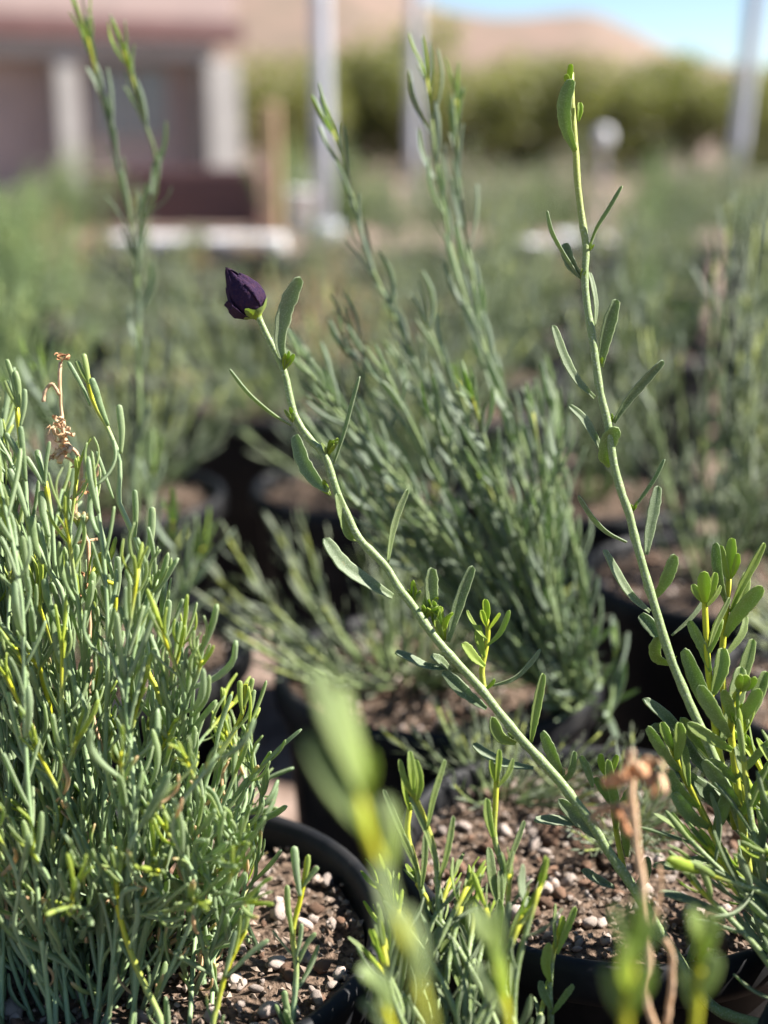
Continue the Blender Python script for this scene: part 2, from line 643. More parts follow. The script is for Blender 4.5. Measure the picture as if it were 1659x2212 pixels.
for j in range(n2 - 1):
    for i in range(n1 - 1):
        a = j * n1 + i
        mb.f.append((a, a + 1, a + n1 + 1, a + n1))
tag(put('hills', mb.mesh('hills', M['hill'])), kind='structure')

# house
HB = Vector((G(300, 19), 19.0, gz(19)))
house = empty('house', HB, 'low pink stucco house with maroon fascia and pale porch columns', 'house', rz=math.radians(30))


def hpart(name, mat, dims, bev=0.02, parent=None):
    mb = MB()
    box(mb, *dims)
    return bevel(put(name, mb.mesh(name, M[mat], smooth=False), parent or house), bev)


hpart('wall', 'stucco2', (-6.5, 1.35, .62, 5.0, 0, 2.30))
hpart('fascia', 'maroon', (-6.8, 1.66, -.12, 4.9, 2.06, 2.34))
hpart('parapet', 'stucco', (-6.7, 1.58, -.02, 5.1, 2.343, 3.35))
hpart('ceiling_beam', 'cream', (-6.4, 1.28, 0.02, .25, 1.82, 2.057))
for cx, wd in ((-3.9, .34), (-.86, .30), (1.36, .50)):
    c = hpart('column', 'cream', (cx - wd / 2, cx + wd / 2, .02 if wd < .4 else -.05, .02 + wd, 0, 1.817))
    hpart('column_base', 'cream', (cx - wd * .62, cx + wd * .62, -.08 if wd < .4 else -.15, .1 + wd, 0, .16), .02, c)
for wx in (-2.6, .2):
    wdw = hpart('window', 'cream', (wx - .55, wx + .55, .55, .618, .75, 1.75), .01)
    for sx in (-.27, .27):
        hpart('pane', 'glass', (wx + sx - .23, wx + sx + .23, .53, .547, .82, 1.68), .003, wdw)


def thing_box(name, mat, dims, label, cat, bev=0.01, group=None):
    x0, x1, y0, y1, z0, z1 = dims
    c = Vector(((x0 + x1) / 2, (y0 + y1) / 2, z0))
    mb = MB()
    box(mb, x0, x1, y0, y1, z0, z1)
    o = bevel(put(name, mb.mesh(name, M[mat], c, smooth=False), loc=c), bev, 3)
    return tag(o, label, cat, group)


# raised maroon planter box of separate boards, white kerb beam, blocks
y0 = 6.6
pb = empty('planter_box', Vector((G(380, y0), y0, gz(y0))), 'long maroon timber planter box behind the white beam', 'planter')
half = (G(562, y0) - G(190, y0)) / 2
for k in range(3):
    z = .02 + k * .088
    mb = MB(); box(mb, -half, half, -.02, .02, z, z + .084)
    bevel(put('board', mb.mesh('board', M['maroon'], smooth=False), pb), .006)
    mb = MB(); box(mb, -half, half, .56, .60, z, z + .084)
    bevel(put('board', mb.mesh('board', M['maroon'], smooth=False), pb), .006)
for sx in (-half + .03, half - .03):
    mb = MB(); box(mb, sx - .03, sx + .03, .022, .558, 0, .28)
    bevel(put('end_post', mb.mesh('end_post', M['maroon'], smooth=False), pb), .006)
mb = MB(); box(mb, -half + .07, half - .07, .03, .55, .18, .24)
put('soil', mb.mesh('soil', M['ground'], smooth=False), pb)

wy = 4.1
thing_box('timber_beam', 'white', (G(232, wy), G(612, wy), wy, wy + .12, 0, .115), 'long white painted beam lying on the ground in front of the maroon planter', 'beam')
thing_box('concrete_block', 'white', (G(1100, 3.7), G(1192, 3.7), 3.7, 3.86, 0, .13), 'white concrete block on the ground, the taller and nearer of two', 'block')
thing_box('concrete_block', 'white', (G(1215, 4.1), G(1322, 4.1), 4.1, 4.3, 0, .115), 'white concrete block on the ground, the longer and lower of two', 'block')


# steel poles with clamp collars
def pole(u, y, r, h, lean, label):
    b = Vector((G(u, y), y, gz(y)))
    e = empty('steel_pole', b, label, 'pole', 'steel poles of the shade structure')
    mb = MB()
    pts = [Vector((0, 0, -.05)), Vector((lean * h, 0, h))]
    tube(mb, cr(pts, 6), [r] * 6, 20)
    put('shaft', mb.mesh('shaft', M['steel']), e)
    mb = MB()
    tube(mb, [Vector((0, 0, -.02)), Vector((0, 0, .05)), Vector((0, 0, .06))], [r * 1.9, r * 1.9, r * 1.2], 20)
    put('foot', mb.mesh('foot', M['steel']), e)
    mb = MB()
    tube(mb, [Vector((lean * h * .8, 0, h * .8)), Vector((lean * h * .8, 0, h * .8 + .06))], [r * 1.25] * 2, 20)
    put('collar', mb.mesh('collar', M['steel']), e)


pole(702, 5.6, .036, 2.4, -.008, 'thick upright grey steel pole beside the short wooden post')
pole(892, 19.0, .085, 3.6, .0, 'slender upright grey steel pole standing before the hedge, away from the house')
pole(1568, 7.6, .042, 2.8, .045, 'grey steel pole leaning to one side before the hedge')
thing_box('wooden_post', 'wood', (G(574, 6.2), G(606, 6.2), 6.2, 6.27, gz(6.2) - .02, .53), 'short pale wooden post at the end of the maroon planter', 'post')
# white bucket
bk = empty('bucket', Vector((G(655, 6.0), 6.0, gz(6.0))), 'white bucket standing between the wooden post and the thick pole', 'bucket')
put('body', lathe([(.0, .0), (.045, .0), (.05, .01), (.058, .17), (.063, .172), (.063, .185), (.055, .185), (.05, .02), (0, .015)], 28).mesh('body', M['white']), bk)
mb = MB()
tube(mb, cr([Vector((-.06, 0, .175)), Vector((-.045, 0, .23)), Vector((0, 0, .25)), Vector((.045, 0, .23)), Vector((.06, 0, .175))], 14), [.003] * 14, 6)
put('handle', mb.mesh('handle', M['steel']), bk)
# stake with a round white cap
st = empty('marker_stake', Vector((G(1292, 6.4), 6.4, gz(6.4))), 'thin stake with a round white cap in front of the hedge', 'stake')
mb = MB(); tube(mb, cr([Vector((0, 0, -.03)), Vector((0.004, 0, .45))], 4), [.006] * 4, 8)
put('stake', mb.mesh('stake', M['steel']), st)
put('cap', lathe([(0.0, .38), (.03, .385), (.038, .405), (.042, .43), (.036, .455), (.022, .472), (0, .476)], 24).mesh('cap', M['white']), st)


# hedge trees
def tree_mesh(seed, hgt, wid):
    r = random.Random(seed)
    tr_, cr_ = MB(), MB()
    tube(tr_, cr([Vector((0, 0, -.1)), Vector((.04, 0, hgt * .3)), Vector((-.03, .02, hgt * .6))], 8), [.07 - .005 * k for k in range(8)], 8)
    clumps = []
    for k in range(9):
        a = r.uniform(0, 6.28)
        c = Vector((math.cos(a) * wid * r.uniform(.1, .38), math.sin(a) * wid * r.uniform(.1, .38), hgt * r.uniform(.22, .84)))
        clumps.append((c, r.uniform(.26, .46) * wid * .7))
        tube(tr_, cr([Vector((0, 0, hgt * .25)), Vector((c.x * .5, c.y * .5, c.z * .75)), c], 6), [.035, .03, .024, .018, .013, .008], 6)
    for c, rad in clumps:
        for q in range(330):
            d = Vector((r.gauss(0, 1), r.gauss(0, 1), r.gauss(0, 1))).normalized()
            p = c + d * rad * (r.random() ** .35)
            if p.z < .03:
                continue
            n = Vector((r.gauss(0, 1), r.gauss(0, 1), r.gauss(0, 1) + .6)).normalized()
            x = n.orthogonal().normalized()
            x = Quaternion(n, r.uniform(0, 6.28)) @ x
            z = n.cross(x)
            l = r.uniform(.05, .10)
            yv = r.random() ** 2 * .7
            s = cr_.ring([p - x * l, p + z * l * .42, p + x * l, p - z * l * .42], yv, r.random())
            cr_.f.append((s, s + 1, s + 2, s + 3))
    return tr_.mesh('trunk', M['trunk']), cr_.mesh('crown', M['leaf_tree'], smooth=False)


TV = [tree_mesh(11 + k, h, wd) for k, (h, wd) in enumerate(((2.2, 2.3), (2.0, 2.0), (2.5, 2.1), (1.7, 2.2)))]
TL = ['broad olive green hedge tree', 'low olive green hedge tree', 'tall olive green hedge tree', 'squat spreading hedge tree']
tspots = [(590, 24, 0, 1.0), (690, 26, 1, 1.05), (770, 27, 0, 1.08), (845, 27.5, 2, 1.2), (930, 26, 0, .95), (1010, 27, 3, 1.1), (1090, 25.5, 1, 1.0), (1170, 27, 0, 1.02), (1250, 26, 3, 1.2), (1330, 26.5, 1, 1.0), (1400, 25.5, 0, .92), (1480, 26.5, 3, 1.22), (1560, 25.5, 0, .9), (1640, 26.5, 1, 1.0), (1725, 26, 0, .92)]
ORD = 'first second third fourth fifth sixth seventh eighth ninth tenth eleventh twelfth thirteenth fourteenth fifteenth'.split()
for k, (u, y, tv, sc) in enumerate(tspots):
    e = empty('hedge_tree', Vector((G(u, y), y, gz(y))), TL[tv] + ', ' + ORD[k] + ' in the hedge row counting from the house', 'tree', 'hedge trees behind the yard', rz=k * 1.9)
    e.scale = (sc, sc, sc)
    put('trunk', TV[tv][0], e)
    put('crown', TV[tv][1], e)

# ------------------------------------------------------------------ pots
RIM_Z, SOIL_Z = 0.188, 0.178
wall_me = lathe([(.0, .004), (.060, .004), (.064, .006), (.0655, .02), (.0765, .168), (.0775, .174), (.0742, .1745), (.0735, .165), (.063, .012), (0, .010)]).mesh('wall', M['pot'])
rim_me = lathe([(.0748, .1735), (.0800, .172), (.0822, .1735), (.0826, .177), (.0823, .184), (.0812, .1875), (.0790, .1882), (.0768, .187), (.0756, .183), (.0748, .1735)]).mesh('rim', M['pot'])


def soil_me(seed):
    mb = MB()
    n = 30
    mb.ring([Vector((0, 0, SOIL_Z))], 0, 0)
    prev = None
    for j in range(1, 15):
        r = .0743 * j / 14
        ring = []
        for k in range(n * 2):
            a = math.pi * k / n
            p = Vector((r * math.cos(a), r * math.sin(a), 0))
            z = SOIL_Z + mnoise.fractal(p * 90 + Vector((seed * 7, 0, 0)), 1, 2, 4) * .0035 - .002 * (r / .075) ** 4
            ring.append(Vector((p.x, p.y, z)))
        s = mb.ring(ring, 0, 0)
        if prev is None:
            for k in range(n * 2):
                mb.f.append((0, s + k, s + (k + 1) % (n * 2)))
        else:
            mb.bridge(prev, s, n * 2)
        prev = s
    return mb.mesh('soil', M['soil'])


def lump(seed, sub=1, el=1.0):
    import bmesh
    bm = bmesh.new()
    bmesh.ops.create_icosphere(bm, subdivisions=sub, radius=.5)
    me = bpy.data.meshes.new('pebble')
    r = random.Random(seed)
    off = Vector((r.uniform(0, 50), 0, 0))
    for v in bm.verts:
        v.co *= 1 + .45 * mnoise.noise(v.co * 2.2 + off) + .2 * mnoise.noise(v.co * 5 + off)
        v.co.x *= el
        v.co.z *= .75
    for f in bm.faces:
        f.smooth = True
    bm.to_mesh(me)
    bm.free()
    return me


PEB = []
for k in range(8):
    me = lump(k, 2, 1.0 + .15 * (k % 3))
    me.materials.append(M['pumice'] if k < 5 else M['bark'])
    PEB.append(me)


def grit_me(seed, n=900):
    r = random.Random(seed)
    mb = MB()
    for k in range(n):
        rad = .0735 * math.sqrt(r.random())
        a = r.uniform(0, 6.28)
        p = Vector((rad * math.cos(a), rad * math.sin(a), SOIL_Z + .0008 + r.uniform(-.001, .002)))
        s = r.uniform(.0007, .0021)
        q = Quaternion(Vector((r.gauss(0, 1), r.gauss(0, 1), r.gauss(0, 1))).normalized(), r.uniform(0, 3))
        pts = [p + q @ Vector(v) * s for v in ((1, 0, 0), (-1.1, .1, 0), (0, .8, .1), (0, -.7, 0), (0, 0, .6), (.1, 0, -.7))]
        i = mb.ring(pts, 0, r.random())
        for f in ((0, 2, 4), (2, 1, 4), (1, 3, 4), (3, 0, 4), (2, 0, 5), (1, 2, 5), (3, 1, 5), (0, 3, 5)):
            mb.f.append(tuple(i + k2 for k2 in f))
    return mb.mesh('grit', M['grit'], smooth=False)


SOIL = [soil_me(k) for k in range(3)]
GRIT = [grit_me(50 + k) for k in range(3)]
NPOT = 0


def pot(x, y, label, group='black pots in the yard', pebbles=0, rz=None, lean=(0, 0)):
    global NPOT
    e = empty('nursery_pot', Vector((x, y, 0)), label, 'pot', group, rz if rz is not None else rng.uniform(0, 6.28))
    put('wall', wall_me, e)
    put('rim', rim_me, e)
    s = put('soil', SOIL[NPOT % 3], e)
    g = put('grit', GRIT[NPOT % 3], s)
    tag(g, kind='stuff')
    for k in range(pebbles):
        rad = .0715 * math.sqrt(rng.random())
        a = rng.uniform(0, 6.28)
        sz = .0025 + .0052 * rng.random() ** 2.2
        o = put('pebble', PEB[rng.randrange(8)], s)
        o.location = (rad * math.cos(a), rad * math.sin(a), SOIL_Z + sz * .12 + .0006)
        o.rotation_euler = (rng.uniform(0, 6.28), rng.uniform(-.5, .5), rng.uniform(0, 6.28))
        o.scale = (sz, sz * rng.uniform(.7, 1), sz * rng.uniform(.7, 1))
    NPOT += 1
    return e


POTS = {'A': (-.081, .400), 'B': (.086, .452), 'C': (.188, .312), 'D': (.020, .262), 'E': (-.152, .655), 'F': (.027, .622), 'G': (.203, .768), 'H': (.238, .592)}
pot(*POTS['A'], 'black nursery pot holding the dense blue-green succulent-leaved shrub', pebbles=270)
pot(*POTS['B'], 'black nursery pot with open pebbly soil beneath the leaning purple-budded stem', pebbles=298)
pot(*POTS['C'], 'black nursery pot in which the purple-budded stem is rooted', pebbles=60)
pot(*POTS['D'], 'black nursery pot of the blurred bright green shoots', pebbles=50)
pot(*POTS['E'], 'black nursery pot right behind the dense blue-green shrub', pebbles=70)
pot(*POTS['F'], 'black nursery pot of the many-stemmed shrub behind the purple-budded stem', pebbles=150)
pot(*POTS['G'], 'black nursery pot behind the upper part of the tall single stem', pebbles=70)
pot(*POTS['H'], 'black nursery pot close behind the yellow-tipped leafy clump', pebbles=110)

# ------------------------------------------------------------------ the rows of plants behind
def row_plant(seed, sp, nshoot, hgt, spread, leaflen):
    global rng
    keep, rng = rng, random.Random(seed)
    st_, fo = MB(), MB()
    for k in range(nshoot):
        a = rng.uniform(0, 6.28)
        r0 = rng.uniform(0, .018)
        out = spread * rng.random() ** .7
        h = hgt * rng.uniform(.55, 1.15) * (1 - .35 * out / spread)
        b = Vector((math.cos(a) * r0, math.sin(a) * r0, -.004))
        t = Vector((math.cos(a) * out, math.sin(a) * out, h))
        m = b.lerp(t, .45) + Vector((math.cos(a) * out * .12, math.sin(a) * out * .12, -h * .02))
        pts = cr([b, m, t], 9)
        tube(st_, pts, [.0014 - .00008 * q for q in range(9)], 5, [0] * 6 + [.1, .3, .5])
        for mt, lv in leafing(pts, sp, .0075, leaflen, 30, .22, .98, .88, 3):
            L = SHAPES[sp, 'low']
            fo.add(L[rng.randrange(len(L))], mt)
    out = (st_.mesh('stems', M['stem_blue' if sp == 'blue' else 'stem_grey']), fo.mesh('foliage', M['leaf_lush'] if sp == 'blue' else M['leaf_far']))
    rng = keep
    return out


M['leaf_dead'] = simple_mat('withered_leaf', (0.42, 0.29, 0.15), (0.26, 0.20, 0.09), 60, 0.8, objrand=.25)
RV = [row_plant(100 + k, *a) for k, a in enumerate((('slim', 32, .175, .10, .024), ('slim', 34, .135, .115, .022), ('slim', 24, .21, .085, .026), ('blue', 40, .165, .10, .024), ('slim', 16, .11, .10, .022), ('slim', 40, .075, .12, .020), ('slim', 26, .12, .10, .020)))]
RV[6][0].materials[0] = RV[6][1].materials[0] = M['leaf_dead']
KINDS = ['bushy grey-green shrub in a black pot in the rows behind', 'low spreading grey-green shrub in a black pot in the rows behind', 'upright grey-green shrub in a black pot in the rows behind', 'lush bright green shrub in a black pot in the rows behind', 'sparse grey-green seedling shrub in a black pot in the rows behind', 'mat-forming grey-green shrub in a black pot in the rows behind', 'withered tan shrub in a black pot in the rows behind']


def row_shrub(x, y, kind, sc, rz, label=None, z=SOIL_Z):
    e = empty('row_shrub', Vector((x, y, z)), label or KINDS[kind], 'plant', 'potted shrubs in the rows behind' if not label else None, rz)
    e.scale = (sc, sc, sc)
    tag(put('stems', RV[kind][0], e), kind='stuff')
    tag(put('foliage', RV[kind][1], e), kind='stuff')
    return e


row_shrub(*POTS['G'], 2, 1.05, 1.0, 'grey-green shrub in the pot behind the upper part of the tall single stem')
row_shrub(.262, .62, 5, .8, 2.0, 'small sparse shrub in the pot behind the yellow-tipped leafy clump')
row_shrub(.0, .64, 4, .95, .6, 'small sparse shrub rooted beside the many-stemmed shrub in the same pot')
row_shrub(-.168, .668, 5, .8, 1.6, 'low leafy mat in the pot right behind the dense blue-green shrub')
row_shrub(.012, .628, 5, .85, 2.6, 'low leafy mat at the back of the pot of the many-stemmed shrub')
row_shrub(.098, .478, 5, .42, 3.6, 'tiny low leafy tuft on the open pebbly soil under the leaning stem')
row_shrub(.048, .505, 5, .45, 5.0, 'small leafy mat at the back rim of the open pebbly pot')
# lattice of further pots
used = list(POTS.values())
y = .80
j = 0
while y < 3.15:
    half = .335 * y + .14
    x = -half - (j % 2) * .09
    while x < half:
        px, py = x + rng.uniform(-.016, .016), y + rng.uniform(-.014, .014)
        if all((px - a) ** 2 + (py - b) ** 2 > .166 ** 2 for a, b in used):
            used.append((px, py))
            u = 829.5 + px / py * FPX * .97
            if u < 230:
                kind = 3 if rng.random() < .75 else 1
                sc = rng.uniform(.85, 1.1)
            elif u > 1250:
                kind = rng.choice((0, 2, 0, 2, 3, 1))
                sc = rng.uniform(.9, 1.2) * (1.0 if y < 2 else .9) * (1 if u > 1390 or y < 1.5 else .72)
            else:
                kind = rng.choice((0, 1, 1, 2, 4, 1))
                sc = rng.uniform(.85, 1.1) * (1.12 if y < 1.2 else 1.0 if y < 1.6 else .78 if y < 2.2 else .62)
            if y < 1.0 and 350 < u < 800:
                kind, sc = rng.choice((5, 1)), rng.uniform(1.15, 1.35)
            elif rng.random() < .10:
                kind = 6
            elif rng.random() < .10:
                kind, sc = 4, .7
            if y > 1.9 and (1030 < u < 1360 or 200 < u < 640):
                sc *= .68
                kind = 1 if kind == 3 else kind
            pot(px, py, 'black nursery pot holding ' + ('an ' if kind == 2 else 'a ') + KINDS[kind].replace(' in a black pot', ''), 'black pots in the rows behind')
            if True:
                row_shrub(px, py, kind, sc, rng.uniform(0, 6.28))
        x += .179
    y += .158
    j += 1

r_ = random.Random(21)
for k in range(46):
    yy = r_.uniform(4.9, 13.0)
    u = r_.uniform(560, 1750) if k > 6 else r_.uniform(-60, 230)
    if yy < 6.5 and (560 < u < 740 or 1230 < u < 1340):
        continue
    kd = r_.choice((0, 2, 3))
    row_shrub(G(u, yy), yy, kd, r_.uniform(1.3, 2.2) * (1 + (yy - 5) * .09), r_.uniform(0, 6.28), {0: 'rounded grey-green', 2: 'tall narrow grey-green', 3: 'dense bright green'}[kd] + ' weedy shrub growing on the open ground before the hedge', gz(yy) - .01)['group'] = 'weedy shrubs on the open ground'

# loose stones on the ground between the near pots
mb = MB()
r_ = random.Random(5)
cnt = 0
tmp = MB()
while cnt < 700:
    x, yy = r_.uniform(-.3, .35), r_.uniform(.3, 1.3)
    cnt += 1
    s = r_.uniform(.002, .008)
    q = Quaternion(Vector((r_.gauss(0, 1), r_.gauss(0, 1), r_.gauss(0, 1))).normalized(), r_.uniform(0, 3))
    p = Vector((x, yy, s * .3))
    pts = [p + q @ Vector(v) * s for v in ((1, 0, 0), (-1.1, .1, 0), (0, .8, .1), (0, -.7, 0), (0, 0, .6), (.1, 0, -.7))]
    i = mb.ring(pts, 0, 0)
    for f in ((0, 2, 4), (2, 1, 4), (1, 3, 4), (3, 0, 4), (2, 0, 5), (1, 2, 5), (3, 1, 5), (0, 3, 5)):
        mb.f.append(tuple(i + k2 for k2 in f))
tag(put('ground_gravel', mb.mesh('ground_gravel', M['grit'])), 'loose gravel on the ground between the pots', 'gravel', kind='stuff')

# ------------------------------------------------------------------ many-stemmed shrub behind the purple-budded stem
def interp_depth(uv, d0, d1):
    n = len(uv)
    return [P(u, v, d0 + (d1 - d0) * i / (n - 1)) for i, (u, v) in enumerate(uv)]


rootF = Vector((.088, .597, SOIL_Z - .004))
bg = Plant('narrow_leaved_shrub', Vector((.088, .597, SOIL_Z)), 'slim', 'many-stemmed grey-green shrub with long arching shoots behind the purple-budded stem', limit=300)
back = [
    [(712, 268), (735, 330), (760, 420), (800, 570), (850, 680), (930, 850), (1010, 1010), (1100, 1200), (1200, 1400)],
    [(920, 165), (930, 250), (940, 340), (962, 480), (1005, 650), (1060, 790), (1120, 930), (1160, 1080), (1210, 1300)],
    [(985, 215), (985, 330), (1000, 470), (1020, 600), (1050, 760), (1110, 980), (1190, 1250)],
    [(640, 770), (720, 870), (830, 1010), (960, 1180), (1100, 1370), (1220, 1530)],
    [(690, 850), (790, 960), (900, 1080), (1020, 1250), (1140, 1420)],
    [(860, 700), (900, 800), (970, 950), (1060, 1130), (1160, 1330)],
    [(760, 980), (850, 1080), (950, 1190), (1080, 1350), (1200, 1500)],
    [(1020, 860), (1050, 960), (1100, 1100), (1160, 1270), (1230, 1450)],
    [(880, 1060), (960, 1160), (1060, 1290), (1170, 1450)],
    [(1080, 1010), (1120, 1130), (1170, 1280), (1230, 1450)],
    [(1000, 1130), (1070, 1230), (1160, 1380), (1230, 1500)],
    [(930, 900), (985, 1010), (1060, 1150), (1150, 1330)],
    [(1140, 1130), (1180, 1250), (1220, 1390)],
    [(1205, 1200), (1225, 1330), (1250, 1480)],
    [(1330, 1400), (1325, 1480), (1310, 1560)],
    [(740, 720), (800, 850), (890, 1010), (1010, 1200), (1130, 1390)],
]
for k in range(36):
    # further shoots fan out from the root, up and away to the side
    a = math.radians(rng.uniform(2, 50))
    ln = rng.uniform(420, 1020) * (1 if a > .3 else .75)
    ru, rv = 1270 + rng.uniform(-40, 40), 1600
    tu, tv_ = ru - math.sin(a) * ln, rv - math.cos(a) * ln
    bow = rng.uniform(-40, 30)
    back.append([(tu, tv_), (tu * .66 + ru * .34 + bow * .6, tv_ * .66 + rv * .34 + bow * .3), (tu * .33 + ru * .67 + bow * .6, tv_ * .33 + rv * .67)])
for k, uv in enumerate(back):
    d = rng.uniform(.525, .61) if k > 2 else (.545, .55, .57)[k]
    pts = interp_depth(uv, d, .60)[::-1]
    root = rootF + Vector((rng.uniform(-.012, .012), rng.uniform(-.012, .012), 0))
    lastp = pts[0]
    pts = [root, root.lerp(lastp, .55) + Vector((0.006, 0, .003))] + pts
    yf = .95 if k < 3 or k % 7 == 0 else 2
    s, c = bg.stem(pts, .0013, .0007, yf, 26, 6)
    bg.leaves(s, leafing(c, 'slim', .0095 if k > 2 else .0062, (.022 if k > 2 else .024), 20 if k > 2 else 12, .12, .985, yf, 3 if k > 2 else 5), as_parts=(k < 16 or k % 4 == 0))
bg.finish()

# tall shoots behind the dense shrub
ve = Vector((-.135, .64, SOIL_Z))
tb = Plant('narrow_leaved_shrub', ve, 'slim', 'tall thin grey-green shrub with two feathery tips rising before the pink house', limit=300)
tall = [
    ([(183, 62), (200, 130), (215, 190), (243, 300), (262, 400), (280, 470), (290, 560), (300, 700), (300, 900), (285, 1150)], .565, .014),
    ([(266, 105), (290, 185), (312, 265), (340, 350), (330, 440), (300, 500), (295, 640), (300, 900), (290, 1150)], .56, .014),
    ([(372, 1125), (382, 1200), (388, 1290), (370, 1390)], .6, .012),
    ([(90, 800), (130, 950), (190, 1150), (230, 1300)], .63, .010),
    ([(20, 860), (80, 1000), (150, 1180), (220, 1330)], .62, .010),
    ([(330, 1000), (320, 1150), (300, 1300)], .66, .010),
    ([(440, 1180), (400, 1270), (330, 1380)], .66, .010),
]
for uv, d, sp_ in tall:
    pts = interp_depth(uv, d, .655)[::-1]
    root = ve + Vector((rng.uniform(-.012, .012), rng.uniform(-.012, .012), -.004))
    pts = [root, root.lerp(pts[0], .5)] + pts
    s, c = tb.stem(pts, .0011, .0007, .93, 30, 6)
    st0 = .72 if d < .57 else .3
    tb.leaves(s, leafing(c, 'slim', sp_ * .55, .026, 11 if d < .57 else 24, st0, .985, .93, 5))
    if d < .57:
        tb.leaves(s, leafing(c, 'slim', .011, .022, 20, .10, .72, 2, 0))
tb.finish()

# ------------------------------------------------------------------ stem with the purple bud
bb = Vector((.132, .338, SOIL_Z))
bud = Plant('purple_budded_shrub', bb, 'grey', 'leaning pale green stem tipped with a closed purple flower bud', limit=400)
s1 = [(558, 684), (575, 722), (612, 798), (628, 865), (641, 906), (668, 948), (702, 985), (728, 1062), (750, 1112), (778, 1166), (832, 1222), (860, 1268), (887, 1302), (920, 1350), (955, 1396), (1040, 1490), (1076, 1536), (1120, 1590), (1166, 1640), (1211, 1690), (1242, 1732), (1277, 1776), (1312, 1836), (1360, 1906), (1410, 1986), (1450, 2050), (1500, 2120), (1555, 2185)]
D1 = .44
pts = interp_depth(s1, D1, .425)[::-1]
pts = [bb + Vector((0, 0, -.006)), bb + Vector((-.006, .004, .006))] + pts
st1, c1 = bud.stem(pts, .00185, .00108, 2, 110, 12)
F1 = [
    # base ... tip, width, face, depth tilt, young
    ([(612, 782), (603, 735), (614, 672), (632, 628), (648, 598)], 34, 18, -.006, (.05, 0)),
    ([(630, 918), (590, 893), (540, 850), (497, 797)], 11, 80, -.004, (.2, 0)),
    ([(722, 1003), (745, 935), (763, 868), (778, 813)], 12, -75, -.006, (.1, 0)),
    ([(710, 1060), (688, 1042), (660, 1000), (640, 940)], 34, 25, .010, (.1, 0)),
    ([(778, 1166), (752, 1156), (738, 1112), (726, 1066)], 24, -20, -.004, (.5, .15)),
    ([(846, 1290), (800, 1264), (740, 1222), (698, 1164)], 34, -38, -.007, (.05, 0)),
    ([(836, 1215), (845, 1152), (860, 1100), (880, 1056)], 17, 50, -.002, (.25, .1)),
    ([(934, 1332), (931, 1300), (929, 1262), (931, 1226)], 31, 30, -.004, (.15, .1)),
    ([(966, 1386), (980, 1330), (1000, 1270), (1020, 1222)], 27, 35, -.003, (.1, .05)),
    ([(968, 1447), (920, 1441), (885, 1424), (853, 1410)], 22, -55, -.005, (.05, 0)),
    ([(972, 1448), (950, 1428), (930, 1418)], 20, -30, -.004, (.1, 0)),
    ([(1050, 1532), (1010, 1502), (985, 1478), (958, 1450)], 28, -15, .006, (.05, 0)),
    ([(1064, 1480), (1110, 1464), (1145, 1430), (1166, 1402)], 14, 60, .004, (.05, 0)),
    ([(1114, 1604), (1082, 1592), (1068, 1570), (1062, 1548)], 26, 10, -.004, (.55, .25)),
    ([(1146, 1602), (1154, 1545), (1163, 1495), (1172, 1454)], 22, 25, -.004, (.5, .3)),
    ([(1220, 1684), (1200, 1640), (1186, 1605), (1174, 1578)], 27, 30, -.003, (.25, .1)),
    ([(1218, 1690), (1232, 1665), (1240, 1622)], 17, 40, -.003, (.3, .1)),
    ([(1152, 1662), (1090, 1652), (1050, 1632), (1020, 1608)], 24, -50, .003, (.0, 0)),
    ([(1272, 1782), (1220, 1776), (1185, 1774), (1154, 1773)], 24, -30, -.006, (.0, 0)),
    ([(1300, 1815), (1262, 1782), (1232, 1752), (1206, 1726)], 28, 10, -.005, (.05, 0)),
    ([(1325, 1918), (1290, 1902), (1256, 1880)], 22, -45, -.005, (.0, 0)),
    ([(1330, 1790), (1326, 1730), (1316, 1680), (1312, 1640)], 22, 20, -.004, (.6, .4)),
    ([(1282, 1700), (1270, 1660), (1255, 1632)], 18, 35, .002, (.2, .1)),
    ([(1355, 1850), (1352, 1800), (1345, 1762)], 20, -20, -.004, (.5, .3)),
    ([(1370, 1930), (1395, 1890), (1400, 1850)], 22, -20, -.003, (.3, .1)),
    ([(1440, 2040), (1400, 2000), (1370, 1975)], 24, 20, -.004, (.1, 0)),
    ([(1480, 2090), (1500, 2040), (1512, 1990)], 22, 30, -.003, (.2, .1)),
    ([(1525, 2150), (1480, 2120), (1450, 2110)], 22, -30, -.004, (.1, 0)),
]
for uv, wv, face, dd, yg in F1:
    face = -face if uv[-1][0] < uv[0][0] - 25 else face
    bud.traced(st1, uv, D1 - .0022, dd, max(wv * 1.02, 14), face * .8, yg, ser=.09)
# yellow side shoots and tufts at the nodes
def side_shoot(pl, parent, uv, d, leaves, r0=.0011, r1=.0008):
    pts = [P(u, v, d) for u, v in uv]
    mb = MB()
    c = cr(pts, 16)
    tube(mb, c, [r0 + (r1 - r0) * k / 15 for k in range(16)], 8, [min(1, .55 + .5 * k / 15) for k in range(16)], .04)
    o = put('side_shoot', mb.mesh('side_shoot', M['stem_' + pl.sp], pl.base), pl.e)
    for uv2, wv, face, dd, yg in leaves:
        pl.traced(o, uv2, d - .001, dd, wv * 1.1, face, (min(1, yg[0] + .15), yg[1] + .15))
    return o


